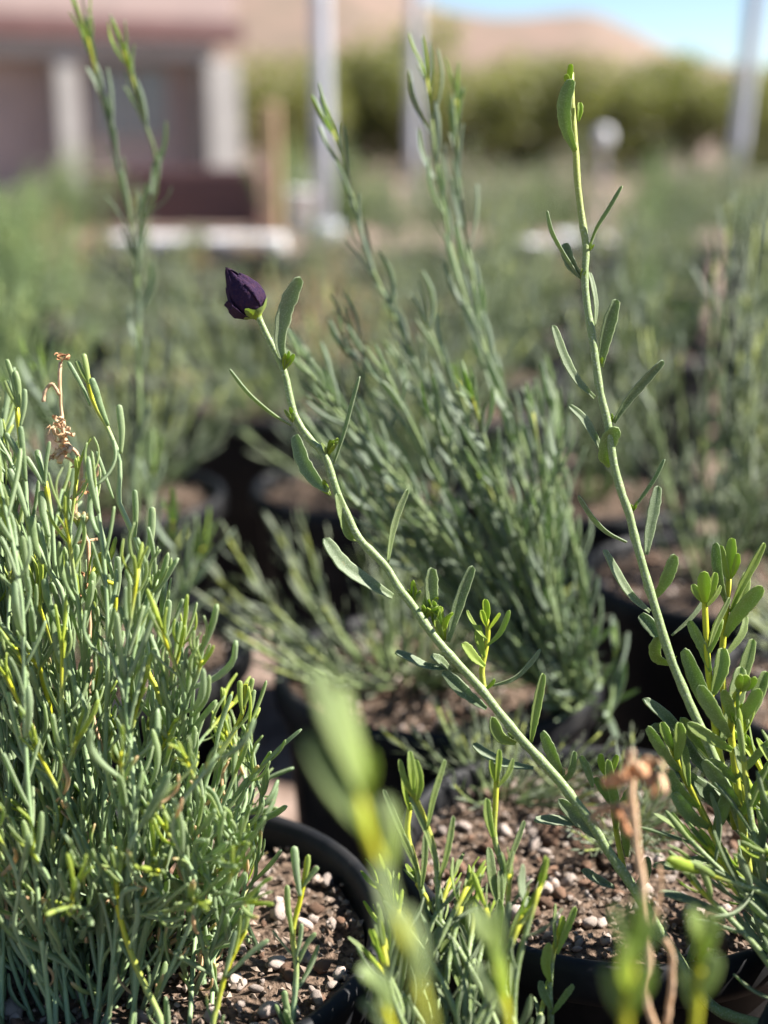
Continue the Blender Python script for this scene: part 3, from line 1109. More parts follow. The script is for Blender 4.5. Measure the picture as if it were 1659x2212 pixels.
side_shoot(bud, st1, [(1046, 1494), (1041, 1450), (1048, 1410), (1054, 1370), (1051, 1335)], D1 - .002, [
    ([(1050, 1345), (1050, 1320), (1047, 1294)], 16, 10, -.001, (.85, .7)),
    ([(1050, 1352), (1043, 1335), (1038, 1318)], 13, 20, -.003, (.85, .7)),
    ([(1052, 1384), (1030, 1360), (1012, 1330), (1008, 1318)], 9, 40, -.002, (.6, .3)),
    ([(1054, 1395), (1080, 1370), (1095, 1340), (1101, 1318)], 13, -30, -.002, (.6, .3)),
    ([(1054, 1362), (1066, 1344), (1080, 1324)], 8, 10, .001, (.95, .9)),
    ([(1046, 1440), (1022, 1420), (1008, 1402), (997, 1390)], 21, 20, -.003, (.6, .35)),
    ([(1046, 1420), (1036, 1385), (1034, 1350)], 17, 0, .002, (.7, .5)),
    ([(1046, 1490), (1060, 1478), (1068, 1466)], 9, 30, -.002, (.7, .4)),
])
bud.tuft(st1, 706, 986, D1 - .0014, 5, .0042, (.3, -.2, 1), .6)
bud.tuft(st1, 890, 1302, D1 - .0015, 6, .0050, (.2, -.2, 1), .7)
bud.tuft(st1, 912, 1340, D1 - .0012, 5, .0060, (.5, -.2, 1), .6)
bud.tuft(st1, 958, 1384, D1 - .0012, 5, .0085, (-.1, -.1, 1), .35)
bud.tuft(st1, 632, 912, D1 - .0012, 3, .0030, (-.3, -.2, 1), .6)
bud.tuft(st1, 714, 1070, D1 + .0008, 3, .0038, (-.5, -.2, .6), .6)
bud.tuft(st1, 788, 1178, D1 - .0012, 3, .0026, (-.5, -.2, .6), .6)
bud.tuft(st1, 614, 798, D1 - .0008, 3, .0040, (.4, 0, 1), .5)
bud.tuft(st1, 1212, 1690, D1 - .0012, 3, .0030, (.2, -.2, 1), .6)
bud.tuft(st1, 1108, 1596, D1 - .0014, 3, .0028, (-.2, -.2, 1), .6)
side_shoot(bud, st1, [(1350, 1892), (1332, 1800), (1322, 1730), (1312, 1668)], D1 + .004, [
    ([(1312, 1680), (1300, 1650), (1298, 1628)], 15, 0, 0, (.85, .6)),
    ([(1314, 1680), (1325, 1650), (1332, 1630)], 14, 10, 0, (.85, .6)),
    ([(1320, 1740), (1296, 1700), (1282, 1680)], 18, 30, 0, (.5, .3)),
    ([(1326, 1770), (1350, 1730), (1362, 1700)], 18, 0, 0, (.5, .3)),
])

# the bud itself: calyx and overlapping petals around a leaning axis
A0, A1 = P(557, 684, D1), P(489, 576, D1 - .001)
AX = (A1 - A0).normalized()
LB = (A1 - A0).length
side = (RIGHT - AX * RIGHT.dot(AX)).normalized()
frt = AX.cross(side).normalized()
if frt.dot(FWD) > 0:
    frt = -frt                       # towards the camera


def bud_radius(s):
    return LB * np.interp(s, (0, .06, .18, .32, .48, .65, .8, .92, 1), (.05, .17, .285, .325, .295, .215, .13, .06, .01))


def petal(phi0, half, s0, s1, lift, ruffle, seed, lean=0.0, name='petal', mat='petal', bulge=1.0):
    r = random.Random(seed)
    mb = MB()
    na, ns = 15, 17
    th = .00035
    ph = [r.uniform(0, 6.28) for _ in range(4)]
    for layer in (0, 1):
        for j in range(ns):
            f = j / (ns - 1)
            s = s0 + (s1 - s0) * f
            for i in range(na):
                a = -1 + 2 * i / (na - 1)
                e = abs(a)
                hw = half * (np.interp(f, (0, .25, .6, .85, 1), (.75, 1, 1, .95, .85)))
                phi = phi0 + a * hw + lean * f
                rim_ = max(e ** 4, f ** 6 * .7)
                rad = bud_radius(s) * bulge * (1 + lift * (.3 + .7 * rim_)) + ruffle * LB * rim_ * math.sin(f * 13 + ph[0] + a * 5)
                rad += LB * (.014 * math.sin(phi * 7 + ph[1]) + .010 * math.sin(phi * 17 + ph[3] + f * 5)) * min(1, f * 2)
                rad -= layer * th
                s2 = s + ruffle * .8 * rim_ * math.sin(a * 9 + ph[2]) - .05 * e * e * (f > .7)
                mb.v.append(A0 + AX * (LB * s2) + (side * math.cos(phi) + frt * math.sin(phi)) * max(rad, .0001))
                mb.y.append(0); mb.r.append(0); mb.d.append(0); mb.e.append(0)
    n = na * ns
    for j in range(ns - 1):
        for i in range(na - 1):
            q = j * na + i
            mb.f.append((q, q + 1, q + na + 1, q + na))
            mb.f.append((n + q, n + q + na, n + q + na + 1, n + q + 1))
    def edge(a_, b_):
        mb.f.append((a_, b_, n + b_, n + a_))
    for i in range(na - 1):
        edge(i + 1, i); edge((ns - 1) * na + i, (ns - 1) * na + i + 1)
    for j in range(ns - 1):
        edge(j * na, (j + 1) * na); edge((j + 1) * na + na - 1, j * na + na - 1)
    return put(name, mb.mesh(name, M[mat], A0), flower, loc=(0, 0, 0))


flower = put('flower_bud', None, bud.e, loc=A0 - bb)
petal(1.75, 1.15, .03, 1.0, .00, .004, 1, .25)
petal(.10, .95, .03, .78, .06, .010, 2, .25)
petal(3.5, 1.2, .03, .97, .01, .006, 3, .1)
petal(5.1, 1.4, .03, .96, .01, .006, 4, .1)
petal(2.75, .62, .05, .48, .24, .012, 5, .1, bulge=1.02)


def calyx():
    mb = MB()
    K = 40
    prev = None
    for j in range(8):
        f = j / 7
        ring = []
        for k in range(K):
            a = 2 * math.pi * k / K
            lob = .09 + .10 * max(0, math.cos(a * 4 - 1.2)) ** 1.5
            s = -.05 + (lob + .05) * f
            ring.append(A0 + AX * (LB * s) + (side * math.cos(a) + frt * math.sin(a)) * (bud_radius(max(0, s)) * 1.07 * np.interp(f, (0, .2, 1), (.6, .9, 1)) + .0004))
        q = mb.ring(ring, 1 - .75 * f, .2)
        if prev is not None:
            mb.bridge(prev, q, K)
        prev = q
    return put('calyx', mb.mesh('calyx', M['leaf_grey'], A0), flower, loc=(0, 0, 0))


calyx()
bud.finish()

# ------------------------------------------------------------------ tall stem and leafy clump on the right
tb0 = Vector((.146, .348, SOIL_Z))
tall = Plant('tall_stemmed_shrub', tb0, 'grey', 'tall green stem with alternate narrow leaves rising from a yellow-tipped leafy clump', limit=300)
D2 = .445
s2 = [(1233, 158), (1236, 240), (1243, 320), (1248, 400), (1258, 480), (1266, 540), (1263, 600), (1268, 660), (1278, 722), (1288, 790), (1297, 850), (1312, 910), (1320, 960), (1326, 1002), (1341, 1060), (1359, 1110), (1371, 1160), (1388, 1220), (1405, 1280), (1421, 1332), (1441, 1400), (1461, 1452), (1490, 1522), (1526, 1600), (1560, 1680), (1600, 1780), (1640, 1900), (1680, 2050)]
pts = interp_depth(s2, D2, .43)[::-1]
pts = [tb0 + Vector((0, 0, -.006)), tb0 + Vector((.0, .004, .012))] + pts
st2, c2 = tall.stem(pts, .00175, .00105, .80, 100, 12, ystr=.45)
F2 = [
    ([(1243, 326), (1224, 275), (1221, 222), (1236, 172)], 31, -15, -.004, (.45, .22)),
    ([(1232, 180), (1231, 160), (1233, 138)], 13, 0, -.002, (1.0, .9)),
    ([(1228, 180), (1224, 170), (1222, 160)], 8, 0, -.002, (.9, .8)),
    ([(1250, 262), (1253, 240), (1252, 222)], 9, 0, .001, (.9, .7)),
    ([(1255, 602), (1218, 545), (1194, 500), (1183, 455)], 11, 70, -.004, (.1, 0)),
    ([(1260, 602), (1238, 575), (1226, 548), (1222, 526)], 25, 25, .002, (.1, 0)),
    ([(1272, 542), (1290, 495), (1318, 450), (1345, 402)], 10, -75, -.003, (.3, .1)),
    ([(1284, 705), (1286, 660), (1280, 620), (1272, 588)], 13, 60, .002, (.1, 0)),
    ([(1296, 792), (1304, 740), (1316, 690), (1330, 646)], 30, 22, -.004, (.2, .05)),
    ([(1283, 860), (1245, 822), (1216, 770), (1193, 703)], 22, -42, -.006, (.05, 0)),
    ([(1324, 912), (1356, 862), (1396, 815), (1432, 778)], 23, 35, -.003, (.1, 0)),
    ([(1308, 990), (1285, 950), (1258, 905), (1228, 876)], 20, -45, -.005, (.05, 0)),
    ([(1318, 1006), (1308, 980), (1318, 945), (1336, 924)], 36, 10, -.006, (.45, .2)),
    ([(1364, 1106), (1392, 1070), (1418, 1032), (1437, 992)], 11, -70, -.003, (.2, 0)),
    ([(1394, 1198), (1400, 1150), (1410, 1098), (1420, 1050)], 27, 35, .002, (.05, 0)),
    ([(1354, 1170), (1312, 1148), (1280, 1115), (1250, 1070)], 15, 65, -.004, (.0, 0)),
    ([(1416, 1288), (1432, 1262), (1446, 1230), (1456, 1197)], 28, 15, -.004, (.4, .2)),
    ([(1402, 1322), (1362, 1288), (1330, 1240), (1303, 1188)], 23, -40, -.005, (.05, 0)),
    ([(1424, 1385), (1402, 1350), (1382, 1328)], 28, -15, .002, (.1, 0)),
    ([(1448, 1432), (1420, 1420), (1414, 1398), (1422, 1374)], 26, 5, -.006, (.5, .3)),
    ([(1450, 1372), (1490, 1335), (1515, 1302), (1532, 1268)], 13, 50, .003, (.1, 0)),
    ([(1580, 1720), (1500, 1640), (1445, 1560), (1388, 1510)], 28, -35, -.010, (.05, 0)),
    ([(1560, 1690), (1500, 1620), (1450, 1580), (1405, 1568)], 26, -25, -.006, (.05, 0)),
    ([(1620, 1800), (1560, 1750), (1510, 1700), (1455, 1660)], 32, -25, -.010, (.05, 0)),
]
for uv, wv, face, dd, yg in F2:
    face = -face if uv[-1][0] < uv[0][0] - 25 else face
    tall.traced(st2, uv, D2 - .0026, dd, max(wv * 1.02, 13), face * .8, yg, ser=.09)
for (u, v) in ((1297, 792), (1322, 912), (1366, 1106), (1412, 1284), (1448, 1434), (1274, 542), (1256, 608)):
    tall.tuft(st2, u, v, D2 - .0014, 2, .0024, (.2, -.3, 1), .6)
side_shoot(tall, st2, [(1590, 1790), (1556, 1640), (1538, 1520), (1528, 1420), (1524, 1340), (1522, 1290)], .438, [
    ([(1522, 1300), (1522, 1268), (1522, 1234)], 26, 0, -.003, (.8, .45)),
    ([(1524, 1305), (1538, 1270), (1545, 1236)], 16, 10, 0, (.7, .45)),
    ([(1518, 1300), (1504, 1280), (1495, 1262)], 15, 0, 0, (.7, .3)),
    ([(1526, 1310), (1545, 1285), (1556, 1264)], 11, 30, 0, (.6, .3)),
    ([(1530, 1400), (1545, 1350), (1575, 1290)], 14, 45, -.002, (.4, .1)),
    ([(1532, 1410), (1552, 1350), (1555, 1340)], 20, 0, .002, (.5, .3)),
    ([(1536, 1450), (1520, 1400), (1490, 1340)], 22, -20, .003, (.3, .1)),
    ([(1540, 1500), (1558, 1440), (1560, 1400)], 30, 10, .002, (.4, .2)),
    ([(1548, 1560), (1520, 1500), (1500, 1450), (1480, 1400)], 32, -15, -.003, (.05, 0)),
    ([(1556, 1600), (1580, 1530), (1598, 1440)], 36, 25, .002, (.1, .05)),
    ([(1562, 1660), (1510, 1600), (1470, 1550)], 26, 0, -.004, (.4, .2)),
], .0014, .001)
side_shoot(tall, st2, [(1640, 1850), (1600, 1690), (1572, 1560), (1560, 1460), (1562, 1380), (1570, 1310), (1575, 1240)], .448, [
    ([(1576, 1250), (1578, 1210), (1582, 1162)], 22, 0, 0, (.8, .5)),
    ([(1574, 1255), (1562, 1215), (1556, 1178)], 17, 0, 0, (.6, .4)),
    ([(1570, 1300), (1554, 1240), (1548, 1172)], 22, -35, -.002, (.1, 0)),
    ([(1578, 1250), (1590, 1220), (1594, 1195)], 14, 0, -.002, (.85, .6)),
    ([(1576, 1322), (1598, 1270), (1630, 1210), (1650, 1172)], 18, 25, -.002, (.5, .3)),
    ([(1570, 1368), (1590, 1320), (1612, 1235)], 27, 20, .002, (.4, .2)),
    ([(1566, 1374), (1590, 1330), (1620, 1295), (1646, 1266)], 30, 10, -.004, (.45, .25)),
    ([(1562, 1420), (1600, 1370), (1610, 1330)], 16, 30, .003, (.3, .1)),
    ([(1570, 1520), (1600, 1460), (1625, 1380)], 26, 20, .002, (.2, .1)),
    ([(1580, 1600), (1620, 1530), (1655, 1450)], 28, 20, .002, (.3, .1)),
], .0014, .001)
side_shoot(tall, st2, [(1620, 1900), (1600, 1760), (1588, 1660), (1580, 1590), (1580, 1530), (1590, 1500), (1605, 1480)], .428, [
    ([(1600, 1492), (1608, 1476), (1614, 1458)], 24, 0, -.002, (.6, .45)),
    ([(1598, 1490), (1596, 1474), (1600, 1456)], 16, 0, -.004, (.7, .45)),
    ([(1602, 1492), (1622, 1478), (1632, 1462)], 17, 0, -.003, (.7, .45)),
    ([(1592, 1560), (1615, 1530), (1642, 1488)], 26, 15, -.003, (.5, .3)),
    ([(1584, 1560), (1574, 1520), (1562, 1490)], 22, -10, -.002, (.4, .2)),
    ([(1580, 1620), (1545, 1600), (1505, 1576), (1484, 1562)], 24, 0, -.004, (.4, .2)),
    ([(1578, 1590), (1545, 1540), (1510, 1480)], 30, -20, -.003, (.2, .1)),
    ([(1590, 1680), (1625, 1640), (1660, 1600)], 17, 30, -.003, (.2, .0)),
    ([(1590, 1690), (1560, 1660), (1530, 1640)], 20, 0, -.003, (.3, .1)),
    ([(1600, 1760), (1640, 1700), (1668, 1640)], 30, 10, -.004, (.5, .3)),
    ([(1598, 1740), (1560, 1690), (1520, 1640)], 30, -25, -.003, (.1, 0)),
], .0014, .001)
side_shoot(tall, st2, [(1590, 1900), (1540, 1800), (1500, 1720), (1470, 1660), (1450, 1610)], .432, [
    ([(1455, 1620), (1440, 1590), (1428, 1560)], 20, 0, 0, (.5, .3)),
    ([(1460, 1640), (1466, 1600), (1464, 1560)], 26, 15, -.002, (.5, .3)),
    ([(1468, 1662), (1440, 1630), (1400, 1568)], 24, -25, -.003, (.2, .1)),
    ([(1488, 1700), (1480, 1650), (1478, 1610)], 18, 10, .002, (.4, .2)),
    ([(1510, 1742), (1470, 1710), (1440, 1660)], 24, -15, -.002, (.3, .1)),
    ([(1530, 1785), (1490, 1760), (1452, 1712)], 28, -10, -.004, (.2, .1)),
    ([(1540, 1800), (1560, 1750), (1570, 1700)], 26, 15, -.003, (.3, .1)),
    ([(1570, 1870), (1520, 1860), (1470, 1872), (1410, 1872)], 22, 40, -.006, (.0, 0)),
], .0014, .001)
# further shoots of the clump down to the soil
for k in range(26):
    u = rng.uniform(1480, 1720)
    v = rng.uniform(1540, 1960) if u > 1560 else rng.uniform(1740, 2000)
    d = rng.uniform(.40, .475)
    tip = P(u, v, d)
    root = tb0 + Vector((rng.uniform(-.02, .02), rng.uniform(-.02, .02), -.004))
    mid = root.lerp(tip, .5) + Vector((rng.uniform(-.012, .012), rng.uniform(-.008, .008), .006))
    yf = rng.choice((.75, .85, 2, .8))
    s, c = tall.stem([root, mid, tip], .0014, .0008, yf, 14, 7)
    tall.leaves(s, leafing(c, 'grey', .0075, .019, 32, .25, .98, yf, 4))
tall.finish()

# ------------------------------------------------------------------ dense blue-green shrub on the left
lb = Vector((-.088, .395, SOIL_Z))
lf = Plant('blue_green_shrub', lb, 'blue', 'dense blue-green shrub with slender succulent finger leaves', limit=285)
DL = .43
L_TR = [
    # traced shoots: points tip -> down, depth, leaves
    ([(188, 800), (196, 850), (208, 882), (233, 924), (246, 960), (257, 985), (259, 1040), (255, 1078), (272, 1120), (290, 1160), (303, 1200), (311, 1240), (313, 1356), (320, 1414), (330, 1520), (340, 1680)], .435, .88, [
        ([(188, 826), (176, 805), (165, 780)], 13, 20, 0, (.6, .25)), ([(192, 830), (188, 800), (181, 764)], 13, 10, 0, (.6, .3)),
        ([(234, 920), (218, 880), (207, 845), (197, 816)], 16, 10, -.002, (.1, 0)), ([(261, 980), (263, 930), (257, 874)], 15, 10, -.002, (.15, .05)),
        ([(245, 1077), (228, 1030), (208, 975)], 9, 20, -.001, (.1, 0)), ([(291, 1160), (293, 1110), (291, 1058)], 13, 0, -.002, (.2, 0)),
        ([(312, 1214), (326, 1160), (329, 1095)], 16, 0, -.002, (.1, .05)), ([(195, 876), (178, 836), (147, 781)], 10, 20, -.001, (.1, 0)),
        ([(316, 1360), (330, 1310), (346, 1256)], 15, 0, -.002, (.1, 0)), ([(335, 1415), (355, 1370), (365, 1295)], 16, 0, -.003, (.1, 0))]),
    ([(36, 880), (40, 918), (54, 1040), (60, 1122), (90, 1200), (108, 1234), (138, 1290), (142, 1378), (155, 1450), (180, 1600), (210, 1760)], .425, .9, [
        ([(40, 878), (28, 820), (14, 776)], 12, 0, 0, (.3, .1)), ([(42, 880), (40, 830), (32, 800)], 12, 0, 0, (.3, .1)), ([(38, 880), (20, 845), (11, 822)], 12, 0, 0, (.6, .3)),
        ([(44, 920), (52, 880), (53, 840)], 12, 0, -.001, (.1, 0)), ([(52, 1036), (38, 980), (12, 935)], 13, 0, -.002, (.1, 0)), ([(56, 1040), (50, 980), (44, 920)], 13, 0, -.002, (.1, 0)),
        ([(60, 1120), (40, 1060), (20, 1012)], 16, 0, -.001, (.05, 0)), ([(94, 1218), (76, 1180), (66, 1115)], 19, 0, -.003, (.2, .05)), ([(110, 1234), (92, 1170), (80, 1130)], 12, 0, 0, (.1, 0)),
        ([(130, 1362), (105, 1300), (95, 1250)], 16, 0, -.003, (.05, 0)), ([(152, 1460), (130, 1420), (120, 1366)], 18, 0, -.003, (.1, 0))]),
    ([(98, 1040), (112, 1126), (117, 1216), (126, 1255), (138, 1290)], .43, .95, [
        ([(98, 1050), (100, 1000), (107, 953)], 9, 0, 0, (.1, 0)), ([(96, 1052), (78, 1020), (56, 986)], 11, 0, 0, (.05, 0)), ([(96, 1048), (86, 1000), (80, 972)], 14, 0, .002, (.05, 0)),
        ([(106, 1160), (94, 1110), (90, 1060)], 18, 0, .002, (.1, 0)), ([(152, 1270), (164, 1220), (166, 1176)], 13, 0, -.001, (.1, 0))]),
    ([(299, 1248), (297, 1292), (301, 1313), (296, 1360), (292, 1400), (320, 1454), (345, 1530)], .428, .45, [
        ([(298, 1290), (302, 1268), (299, 1244)], 8, 0, 0, (1, .6)), ([(298, 1300), (286, 1270), (272, 1230)], 10, 0, 0, (.2, .1)), ([(304, 1310), (313, 1270), (318, 1222)], 13, 0, -.002, (.1, 0)),
        ([(290, 1400), (272, 1350), (258, 1310)], 10, 0, 0, (.1, 0))]),
    ([(216, 1195), (222, 1250), (247, 1262), (249, 1310), (245, 1360), (270, 1420), (290, 1480)], .436, .7, [
        ([(218, 1240), (208, 1220), (206, 1205)], 12, 0, 0, (.7, .4)), ([(220, 1245), (224, 1215), (222, 1196)], 11, 0, 0, (.8, .5)), ([(252, 1290), (256, 1250), (254, 1202)], 15, 0, -.002, (.1, 0)),
        ([(245, 1250), (228, 1190), (208, 1115)], 14, 0, .001, (.1, 0))]),
    ([(50, 1392), (58, 1415), (83, 1439), (95, 1480), (110, 1540)], .42, .2, [
        ([(52, 1395), (46, 1370), (44, 1350)], 14, 0, 0, (.3, .1)), ([(60, 1415), (30, 1380), (0, 1345)], 10, 0, 0, (.1, 0)), ([(84, 1440), (76, 1400), (72, 1380)], 11, 0, 0, (.1, 0))]),
    ([(530, 1478), (525, 1535), (500, 1590), (460, 1650), (440, 1712), (440, 1800), (420, 1862), (395, 1950)], .435, .75, [
        ([(524, 1545), (519, 1500), (518, 1470)], 13, 0, 0, (.7, .4)), ([(526, 1530), (540, 1490), (546, 1465)], 11, 0, 0, (.7, .3)), ([(512, 1575), (538, 1540), (550, 1490)], 10, 0, 0, (.5, .1)),
        ([(461, 1645), (475, 1570), (500, 1500)], 11, 0, -.001, (.05, 0)), ([(440, 1735), (430, 1680), (405, 1640)], 13, 0, .001, (.05, 0)), ([(442, 1800), (490, 1750), (535, 1680)], 12, 20, 0, (.2, .1))]),
    ([(247, 1830), (252, 1900), (255, 1956), (272, 2026), (300, 2102), (342, 2190), (350, 2230)], .405, .05, [
        ([(252, 1910), (246, 1870), (246, 1832)], 11, 0, 0, (.9, .5)), ([(254, 1900), (262, 1860), (256, 1800)], 13, 0, -.001, (.5, .2)), ([(250, 1955), (230, 1900), (208, 1842)], 15, 0, -.001, (.1, 0)),
        ([(262, 1985), (265, 1930), (308, 1915)], 12, 0, -.002, (.0, 0)), ([(280, 2050), (296, 1990), (295, 1940)], 13, 0, -.002, (.1, 0))]),
    ([(664, 1852), (655, 1910), (648, 1945), (632, 2016), (640, 2085), (637, 2150), (634, 2225)], .412, .4, [
        ([(660, 1900), (665, 1870), (666, 1846)], 10, 0, 0, (.8, .5)), ([(648, 1935), (640, 1880), (635, 1828)], 18, 0, 0, (.05, 0)), ([(655, 1915), (672, 1890), (687, 1872)], 12, 0, 0, (.3, .1)),
        ([(632, 2020), (622, 1960), (620, 1912)], 13, 0, -.001, (.4, .2)), ([(645, 2080), (662, 2040), (682, 2015)], 11, 0, 0, (.2, .1)), ([(634, 2210), (618, 2170), (614, 2140)], 14, 0, 0, (.2, .1)), ([(640, 2070), (648, 2030), (652, 1995)], 10, 0, 0, (.1, 0))]),
    ([(530, 2010), (505, 2060), (485, 2110), (470, 2170), (460, 2230)], .405, .1, [
        ([(528, 2015), (534, 1985), (532, 1945)], 12, 0, 0, (.6, .2)), ([(505, 2060), (515, 2020), (520, 1975)], 10, 0, 0, (.8, .5)), ([(485, 2110), (500, 2050), (510, 2010)], 12, 0, 0, (.2, 0)), ([(490, 2110), (540, 2060), (580, 2030)], 12, 0, 0, (.1, 0))]),
]
for uv, d, yf, lvs in L_TR:
    pts = interp_depth(uv, d, d + .01 if uv[-1][1] < 1900 else d)[::-1]
    low = pts[0]
    root = lb + Vector(((low.x - lb.x) * .45, (low.y - lb.y) * .2 + rng.uniform(-.01, .01), -.004))
    if low.z > SOIL_Z + .02:
        pts = [root, root.lerp(low, .5) + Vector(((low.x - root.x) * .12, 0, .004))] + pts
    else:
        pts = [low + Vector((.003, .004, SOIL_Z - .012 - low.z if low.z > SOIL_Z else -.015))] + pts
    s, c = lf.stem(pts, .00105, .00075, yf if yf > .3 else .25, 46, 8)
    for uv2, wv, face, dd, yg in lvs:
        lf.traced(s, uv2, d - .001, dd, wv, face, yg, ser=.03)
    lf.leaves(s, leafing(c, 'blue', .009, .015, 28, .12, .62, 2, 0, dry=.08))

ENV_U = (-250, 0, 60, 190, 260, 330, 400, 480, 560)
ENV_V = (820, 790, 960, 900, 1060, 1180, 1260, 1400, 1540)
shoots = []
for k in range(132):
    u = rng.uniform(-230, 560)
    top = float(np.interp(u, ENV_U, ENV_V)) + 60
    v = top + (1980 - top) * rng.random() ** 1.15
    d = rng.uniform(.405, .485)
    if v > 1850:
        d = rng.uniform(.385, .44)
    shoots.append((d, u, v))
for k in range(16):
    shoots.append((rng.uniform(.385, .43), rng.uniform(-120, 480), rng.uniform(1600, 1900)))
shoots.sort()
for k, (d, u, v) in enumerate(shoots):
    tip = P(u, v, d)
    if tip.z < SOIL_Z + .015:
        continue
    ang = rng.uniform(0, 6.28)
    rr = .05 * math.sqrt(rng.random())
    root = lb + Vector((rr * math.cos(ang), rr * math.sin(ang), -.004))
    root.x = root.x * .55 + (tip.x * .45 if abs(tip.x - lb.x) < .065 else (lb.x + math.copysign(.065, tip.x - lb.x)) * .45)
    h = tip.z - root.z
    mid = root.lerp(tip, .5) + Vector(((tip.x - root.x) * .18 + rng.uniform(-.006, .006), rng.uniform(-.006, .006), -.02 * h))
    q1 = root.lerp(tip, .78) + Vector((rng.uniform(-.008, .008), rng.uniform(-.006, .006), 0))
    yf = rng.choice((2, 2, .95, .93, .88, .8))
    s, c = lf.stem([root, mid, q1, tip], .00085, .0006, yf, 22, 7)
    near = (v < 1900)
    lf.leaves(s, leafing(c, 'blue', .0072, .0185, 21, .10, .985, yf, 4, dry=.33 if v > 1500 else .05), as_parts=(k % 4 == 0))
lf.finish()

# ------------------------------------------------------------------ shoots from the pot nearest the camera
def simple_plant(name, base, sp, label):
    return Plant(name, base, sp, label, limit=300)


nb = Vector((.022, .322, SOIL_Z))
ns = simple_plant('young_leafy_shrub', nb, 'grey', 'low shrub with upright yellow-tipped young shoots in front of the pebbly pot')
MID = [
    ([(876, 1690), (904, 1740), (934, 1822), (944, 1886), (949, 2010), (949, 2090), (944, 2212)], .412, [
        ([(892, 1720), (888, 1670), (884, 1622)], 18, 0, 0, (.5, .25)), ([(890, 1715), (872, 1680), (862, 1640)], 14, 0, 0, (.5, .3)), ([(900, 1730), (906, 1690), (897, 1640)], 18, 0, -.002, (.5, .3)),
        ([(922, 1790), (935, 1720), (960, 1640)], 16, 10, .0, (.2, .1)), ([(948, 1900), (965, 1840), (979, 1762)], 15, 10, 0, (.25, .1)), ([(944, 1880), (920, 1800), (884, 1720)], 11, 10, 0, (.2, .1)),
        ([(950, 2060), (975, 2000), (990, 1955)], 26, 10, .002, (.1, 0)), ([(945, 2060), (930, 2000), (915, 1960)], 18, 10, .002, (.1, 0)), ([(948, 2120), (970, 2080), (1000, 2040)], 22, 10, -.002, (.1, 0))]),
    ([(886, 1735), (880, 1800), (896, 1860), (915, 1940), (935, 2030), (942, 2110)], .418, [
        ([(884, 1750), (874, 1710), (868, 1660)], 14, 0, 0, (.7, .3)), ([(888, 1750), (896, 1700), (900, 1650)], 13, 0, 0, (.6, .3)), ([(890, 1850), (860, 1780), (828, 1705)], 14, 0, 0, (.2, 0)),
        ([(900, 1880), (880, 1830), (868, 1800)], 16, 0, 0, (.2, 0)), ([(910, 1920), (916, 1860), (918, 1800)], 14, 0, 0, (.2, 0))]),
    ([(1074, 1650), (1070, 1740), (1068, 1810), (1088, 1886), (1080, 1960), (1084, 2060), (1090, 2200)], .42, [
        ([(1070, 1690), (1062, 1660), (1060, 1640)], 13, 0, 0, (.8, .5)), ([(1072, 1690), (1076, 1650), (1078, 1618)], 14, 0, 0, (.7, .4)), ([(1074, 1700), (1096, 1670), (1108, 1638)], 13, 10, 0, (.5, .2)),
        ([(1064, 1808), (1052, 1760), (1050, 1724)], 20, 0, -.002, (.4, .25)), ([(1088, 1885), (1110, 1830), (1132, 1772)], 14, 20, 0, (.15, 0)), ([(1078, 1960), (1062, 1900), (1054, 1830)], 22, 0, 0, (.1, 0)),
        ([(1082, 1960), (1080, 1930), (1078, 1880)], 16, 0, 0, (.1, 0)), ([(1086, 2050), (1115, 1990), (1142, 1936)], 22, 15, 0, (.3, .1)), ([(1084, 2060), (1078, 2000), (1078, 1940)], 22, 10, -.003, (.2, .1))]),
    ([(1214, 1985), (1202, 2036), (1194, 2060), (1187, 2136), (1190, 2215)], .415, [
        ([(1208, 2020), (1212, 2000), (1216, 1978)], 14, 0, 0, (.8, .6)), ([(1202, 2060), (1222, 2010), (1243, 1958)], 17, 10, 0, (.4, .3)), ([(1200, 2050), (1196, 2000), (1199, 1952)], 10, 30, 0, (.3, .1)),
        ([(1188, 2120), (1178, 2080), (1186, 2036)], 22, 0, -.002, (.5, .35)), ([(1190, 2180), (1170, 2140), (1166, 2118)], 20, 0, 0, (.15, 0)), ([(1192, 2190), (1220, 2150), (1238, 2126)], 16, 0, 0, (.3, .1))]),
    ([(1018, 2010), (1000, 2090), (990, 2160), (985, 2230)], .42, [
        ([(1010, 2040), (1002, 1990), (1000, 1950)], 16, 0, 0, (.2, .1)), ([(1005, 2070), (1026, 2020), (1040, 1970)], 16, 0, 0, (.2, .1)), ([(995, 2140), (980, 2090), (962, 2060)], 22, 0, 0, (.1, 0))]),
]
for uv, d, lvs in MID:
    pts = [P(u, v, d) for u, v in uv][::-1]
    low = pts[0]
    root = Vector((nb.x + (low.x - nb.x) * .8, nb.y + .006, SOIL_Z - .004))
    if low.z > SOIL_Z + .01:
        pts = [root, root.lerp(low, .6)] + pts
    else:
        pts = [Vector((low.x, low.y - .004, SOIL_Z - .02))] + [p for p in pts if p.z > SOIL_Z - .01]
    s, c = ns.stem(pts, .0012, .0009, .72, 30, 8, ystr=.8)
    for uv2, wv, face, dd, yg in lvs:
        ns.traced(s, uv2, d - .001, dd, wv, face + 12, (min(1, yg[0] + .25), yg[1] + .12))
# small twigs filling the foot of it
for k in range(24):
    tip = P(rng.uniform(800, 1180), rng.uniform(1880, 2180), rng.uniform(.385, .43))
    root = nb + Vector((rng.uniform(-.03, .03), rng.uniform(-.01, .012), -.004))
    s, c = ns.stem([root, root.lerp(tip, .5) + Vector((rng.uniform(-.006, .006), 0, .004)), tip], .0011, .0008, .85, 12, 7)
    ns.leaves(s, leafing(c, 'grey', .008, .014, 28, .2, .97, .85, 3))
ns.finish()

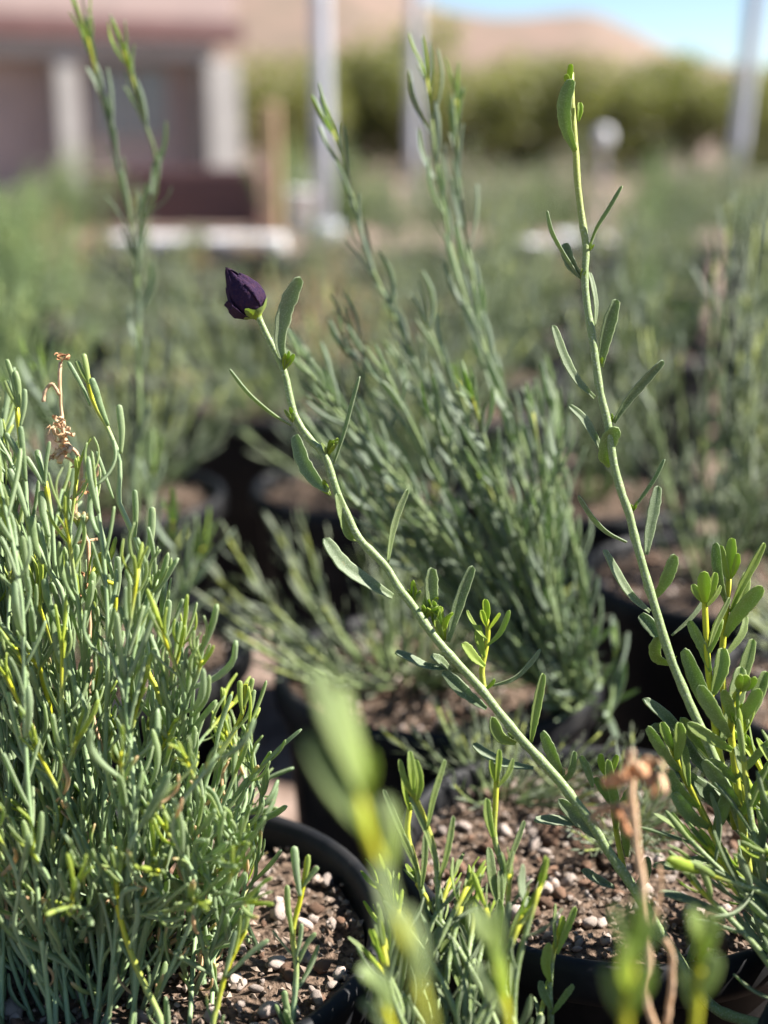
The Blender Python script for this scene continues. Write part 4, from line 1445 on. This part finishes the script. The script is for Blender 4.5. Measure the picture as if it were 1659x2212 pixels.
# out-of-focus shoots close to the lens
def near_plant(base, label, specs):
    pl = simple_plant('foreground_shoot', base, 'grey', label)
    for uv, d, lvs in specs:
        pts = [P(u, v, d) for u, v in uv][::-1]
        pts = [base + Vector((0, 0, -.004)), base.lerp(pts[0], .5)] + pts
        s, c = pl.stem(pts, .0012, .0009, .6, 24, 8)
        for uv2, wv, face, dd, yg in lvs:
            pl.traced(s, uv2, d, dd, wv * .88, face + (38 if uv2[-1][0] < uv2[0][0] else 15), (min(1, yg[0] + .2), yg[1] + .1))
    pl.finish()


near_plant(Vector((-.008, .245, SOIL_Z)), 'blurred pale green shoot with broad leaves and a yellow heart close to the lens', [
    ([(768, 1690), (790, 1790), (826, 1880), (860, 1990), (890, 2100), (925, 2240)], .238, [        ([(776, 1720), (735, 1610), (700, 1520), (676, 1440)], 74, 5, -.006, (.25, .02)),
        ([(790, 1800), (735, 1730), (690, 1660), (655, 1590)], 62, -10, -.004, (.15, .0)),
        ([(780, 1710), (768, 1620), (745, 1540), (740, 1480)], 44, 15, .004, (.5, .15)),
        ([(775, 1705), (765, 1660), (762, 1610)], 30, 0, 0, (.9, .5)),
        ([(784, 1730), (800, 1670), (798, 1620)], 26, 0, 0, (.9, .5)),
        ([(800, 1820), (780, 1760), (760, 1700)], 44, 0, 0, (.8, .3)),
        ([(830, 1890), (850, 1800), (830, 1720)], 38, 10, .004, (.5, .1)),
        ([(860, 2010), (830, 1930), (815, 1860)], 52, 0, -.004, (.1, 0)),
        ([(890, 2110), (850, 2030), (822, 1950)], 56, 0, -.002, (.05, 0)),
        ([(905, 2170), (900, 2060), (870, 1960)], 48, 10, -.003, (.1, 0)),
    ])])
near_plant(Vector((.030, .252, SOIL_Z)), 'blurred green shoot with three broad leaves low before the pebbly pot', [
    ([(1062, 2070), (1078, 2130), (1100, 2230)], .300, [
        ([(1070, 2090), (1040, 2020), (1016, 1955)], 46, 0, 0, (.3, .05)),
        ([(1072, 2090), (1066, 2020), (1060, 1960)], 44, 0, -.003, (.4, .1)),
        ([(1066, 2070), (1064, 2050), (1062, 2030)], 24, 0, 0, (.9, .6)),
        ([(1092, 2200), (1060, 2140), (1020, 2090)], 50, 0, -.003, (.1, 0)),
        ([(1090, 2180), (1082, 2110), (1070, 2060)], 34, 0, -.003, (.8, .5)),
    ]),
    ([(820, 2150), (850, 2230)], .292, [([(830, 2170), (800, 2120), (772, 2090)], 44, 0, 0, (.3, .1)), ([(838, 2190), (830, 2140), (812, 2100)], 40, 0, -.002, (.2, 0)), ([(850, 2225), (810, 2190), (780, 2165)], 40, 0, 0, (.15, 0))]),
])
near_plant(Vector((.062, .240, SOIL_Z)), 'pair of blurred vivid green shoots close to the lens beside the dry flower stalk', [
    ([(1362, 2010), (1364, 2090), (1356, 2160), (1350, 2240)], .262, [
        ([(1364, 2080), (1376, 2000), (1385, 1930)], 44, 0, -.002, (.6, .3)), ([(1362, 2080), (1346, 2020), (1325, 1960)], 40, 0, -.002, (.3, .1)),
        ([(1362, 2090), (1396, 2030), (1418, 1980)], 36, 0, 0, (.4, .1)), ([(1358, 2160), (1344, 2090), (1352, 2030)], 48, 0, -.003, (.8, .4)),
        ([(1356, 2190), (1385, 2130), (1400, 2080)], 44, 0, -.003, (.6, .3)), ([(1352, 2210), (1320, 2150), (1302, 2090)], 44, 0, 0, (.2, .1))]),
    ([(1512, 2040), (1510, 2110), (1500, 2240)], .285, [
        ([(1512, 2080), (1502, 2020), (1490, 1960)], 42, 0, 0, (.5, .2)), ([(1513, 2080), (1530, 2020), (1536, 1965)], 40, 0, -.002, (.5, .2)),
        ([(1511, 2100), (1512, 2060), (1514, 2020)], 28, 0, -.002, (.95, .7)), ([(1508, 2160), (1532, 2110), (1546, 2060)], 40, 0, -.002, (.4, .1)), ([(1505, 2190), (1480, 2130), (1470, 2080)], 40, 0, 0, (.3, .1))]),
])

# ------------------------------------------------------------------ dry flower stalks
def dry_tube(parent, base, pts, r0, r1, name='stalk', mat='dry', n=24):
    c = cr(pts, n)
    c = [p + Vector((rng.uniform(-1, 1), rng.uniform(-1, 1), 0)) * r0 * .25 for p in c]
    mb = MB()
    tube(mb, c, [r0 + (r1 - r0) * k / (n - 1) for k in range(n)], 7, None, .15)
    return put(name, mb.mesh(name, M[mat], base), parent)


def curled(parent, base, p, dirv, size, curl, name='petal', mat='dry', width=.25):
    mb = MB()
    d = dirv.normalized()
    a = d.cross(Vector((rng.uniform(-1, 1), -1, rng.uniform(-1, 1)))).normalized()
    pts = [p]
    step = size / 7
    for k in range(8):
        pts.append(pts[-1] + d * step)
        d = Quaternion(a, curl / 7 * (0.4 + .2 * k)) @ d
    leaf(mb, pts, size * width, size * .035, a.cross(d) + Vector((.1, 0, 0)), 'club', (0, 0), 11, 8, .2)
    put(name, mb.mesh(name, M[mat], base), parent)


db = Vector((-.075, .43, SOIL_Z))
ds = empty('dry_flower_stalk', db, 'dry tan flower stalk with curled bracts standing in the dense blue-green shrub', 'dry stalk')
dd_ = .452
pts = [P(u, v, dd_) for u, v in ((130, 782), (130, 870), (135, 912), (140, 950), (170, 985), (176, 1035), (164, 1072), (166, 1128), (190, 1170), (192, 1270), (196, 1400), (215, 1600))][::-1]
dry_tube(ds, db, [db + Vector((0, 0, -.004))] + pts, .00070, .00062, n=60)
for (u, v, n, sz, mt) in ((140, 768, 9, .0042, 'dryred'), (138, 908, 5, .004, 'dry'), (136, 930, 8, .007, 'dry'), (132, 960, 9, .008, 'dry'), (140, 985, 7, .007, 'dry'), (168, 1062, 5, .006, 'dryred'), (190, 1165, 5, .005, 'dry'), (182, 1270, 5, .006, 'dryred')):
    for k in range(n):
        curled(ds, db, P(u + rng.uniform(-3, 3), v + rng.uniform(-4, 4), dd_), Vector((rng.uniform(-1, 1), rng.uniform(-1, .6), rng.uniform(-.9, .7))), sz * rng.uniform(.7, 1.2), rng.uniform(1.5, 5), 'bract', mt, .22)
for uv in (((128, 852), (112, 830), (98, 845), (94, 868)), ((176, 1040), (205, 1030), (214, 1010), (203, 998)), ((160, 1100), (140, 1130), (118, 1152))):
    dry_tube(ds, db, [P(u, v, dd_ - .001) for u, v in uv], .00055, .0007, 'curled_twig', n=16)
# green spent flower head on it
mb = MB()
hp = P(176, 1150, dd_ - .004)
for k in range(9):
    a = k * .7
    dv = Vector((math.cos(a) * .45, math.sin(a) * .45, 1)).normalized()
    leaf(mb, [hp, hp + dv * .004, hp + dv * .0068 + Vector((math.cos(a), math.sin(a), 0)) * .0006], .0022, .0011, Vector((math.cos(a), math.sin(a), 0)), 'club', (.25, .3), 7, 7, .1, 0, 0, .2, .8)
put('seed_head', mb.mesh('seed_head', M['leaf_blue'], db), ds)

fb = Vector((.098, .300, SOIL_Z))
df = empty('dry_flower_stalk', fb, 'rusty orange withered flower on a bare tan stalk before the pebbly pot', 'dry stalk')
dq = .34
pts = [P(u, v, dq) for u, v in ((1362, 1660), (1366, 1740), (1376, 1830), (1388, 1910), (1396, 1990), (1404, 2090), (1412, 2210))][::-1]
dry_tube(df, fb, [fb + Vector((0, 0, -.004))] + pts, .0007, .0010, n=40)
for k in range(13):
    a = rng.uniform(0, 6.28)
    curled(df, fb, P(1362 + rng.uniform(-8, 8), 1672 + rng.uniform(-14, 14), dq - .001), Vector((math.cos(a) * 1.1 + .25, rng.uniform(-.6, .4), rng.uniform(-.2, 1.0))), rng.uniform(.006, .0115), rng.uniform(.6, 2.6), 'petal', 'dryred' if k % 2 else 'dry', .34)
for k in range(10):
    curled(df, fb, P(1340 + rng.uniform(-25, 25), 1738 + rng.uniform(-12, 12), dq - .001), Vector((rng.uniform(-1, .8), rng.uniform(-.6, .4), rng.uniform(-.5, .3))), rng.uniform(.005, .009), rng.uniform(.5, 3), 'petal', 'dry' if k % 3 else 'dryred', .28)
dry_tube(df, fb, [P(u, v, dq + .004) for u, v in ((1440, 2215), (1452, 2120), (1450, 2060), (1438, 2030))], .0008, .0007, 'broken_stalk', n=16)
dry_tube(df, fb, [P(u, v, dq + .01) for u, v in ((1410, 2000), (1420, 1960), (1428, 1910), (1424, 1870))], .0006, .0004, 'twig', n=12)
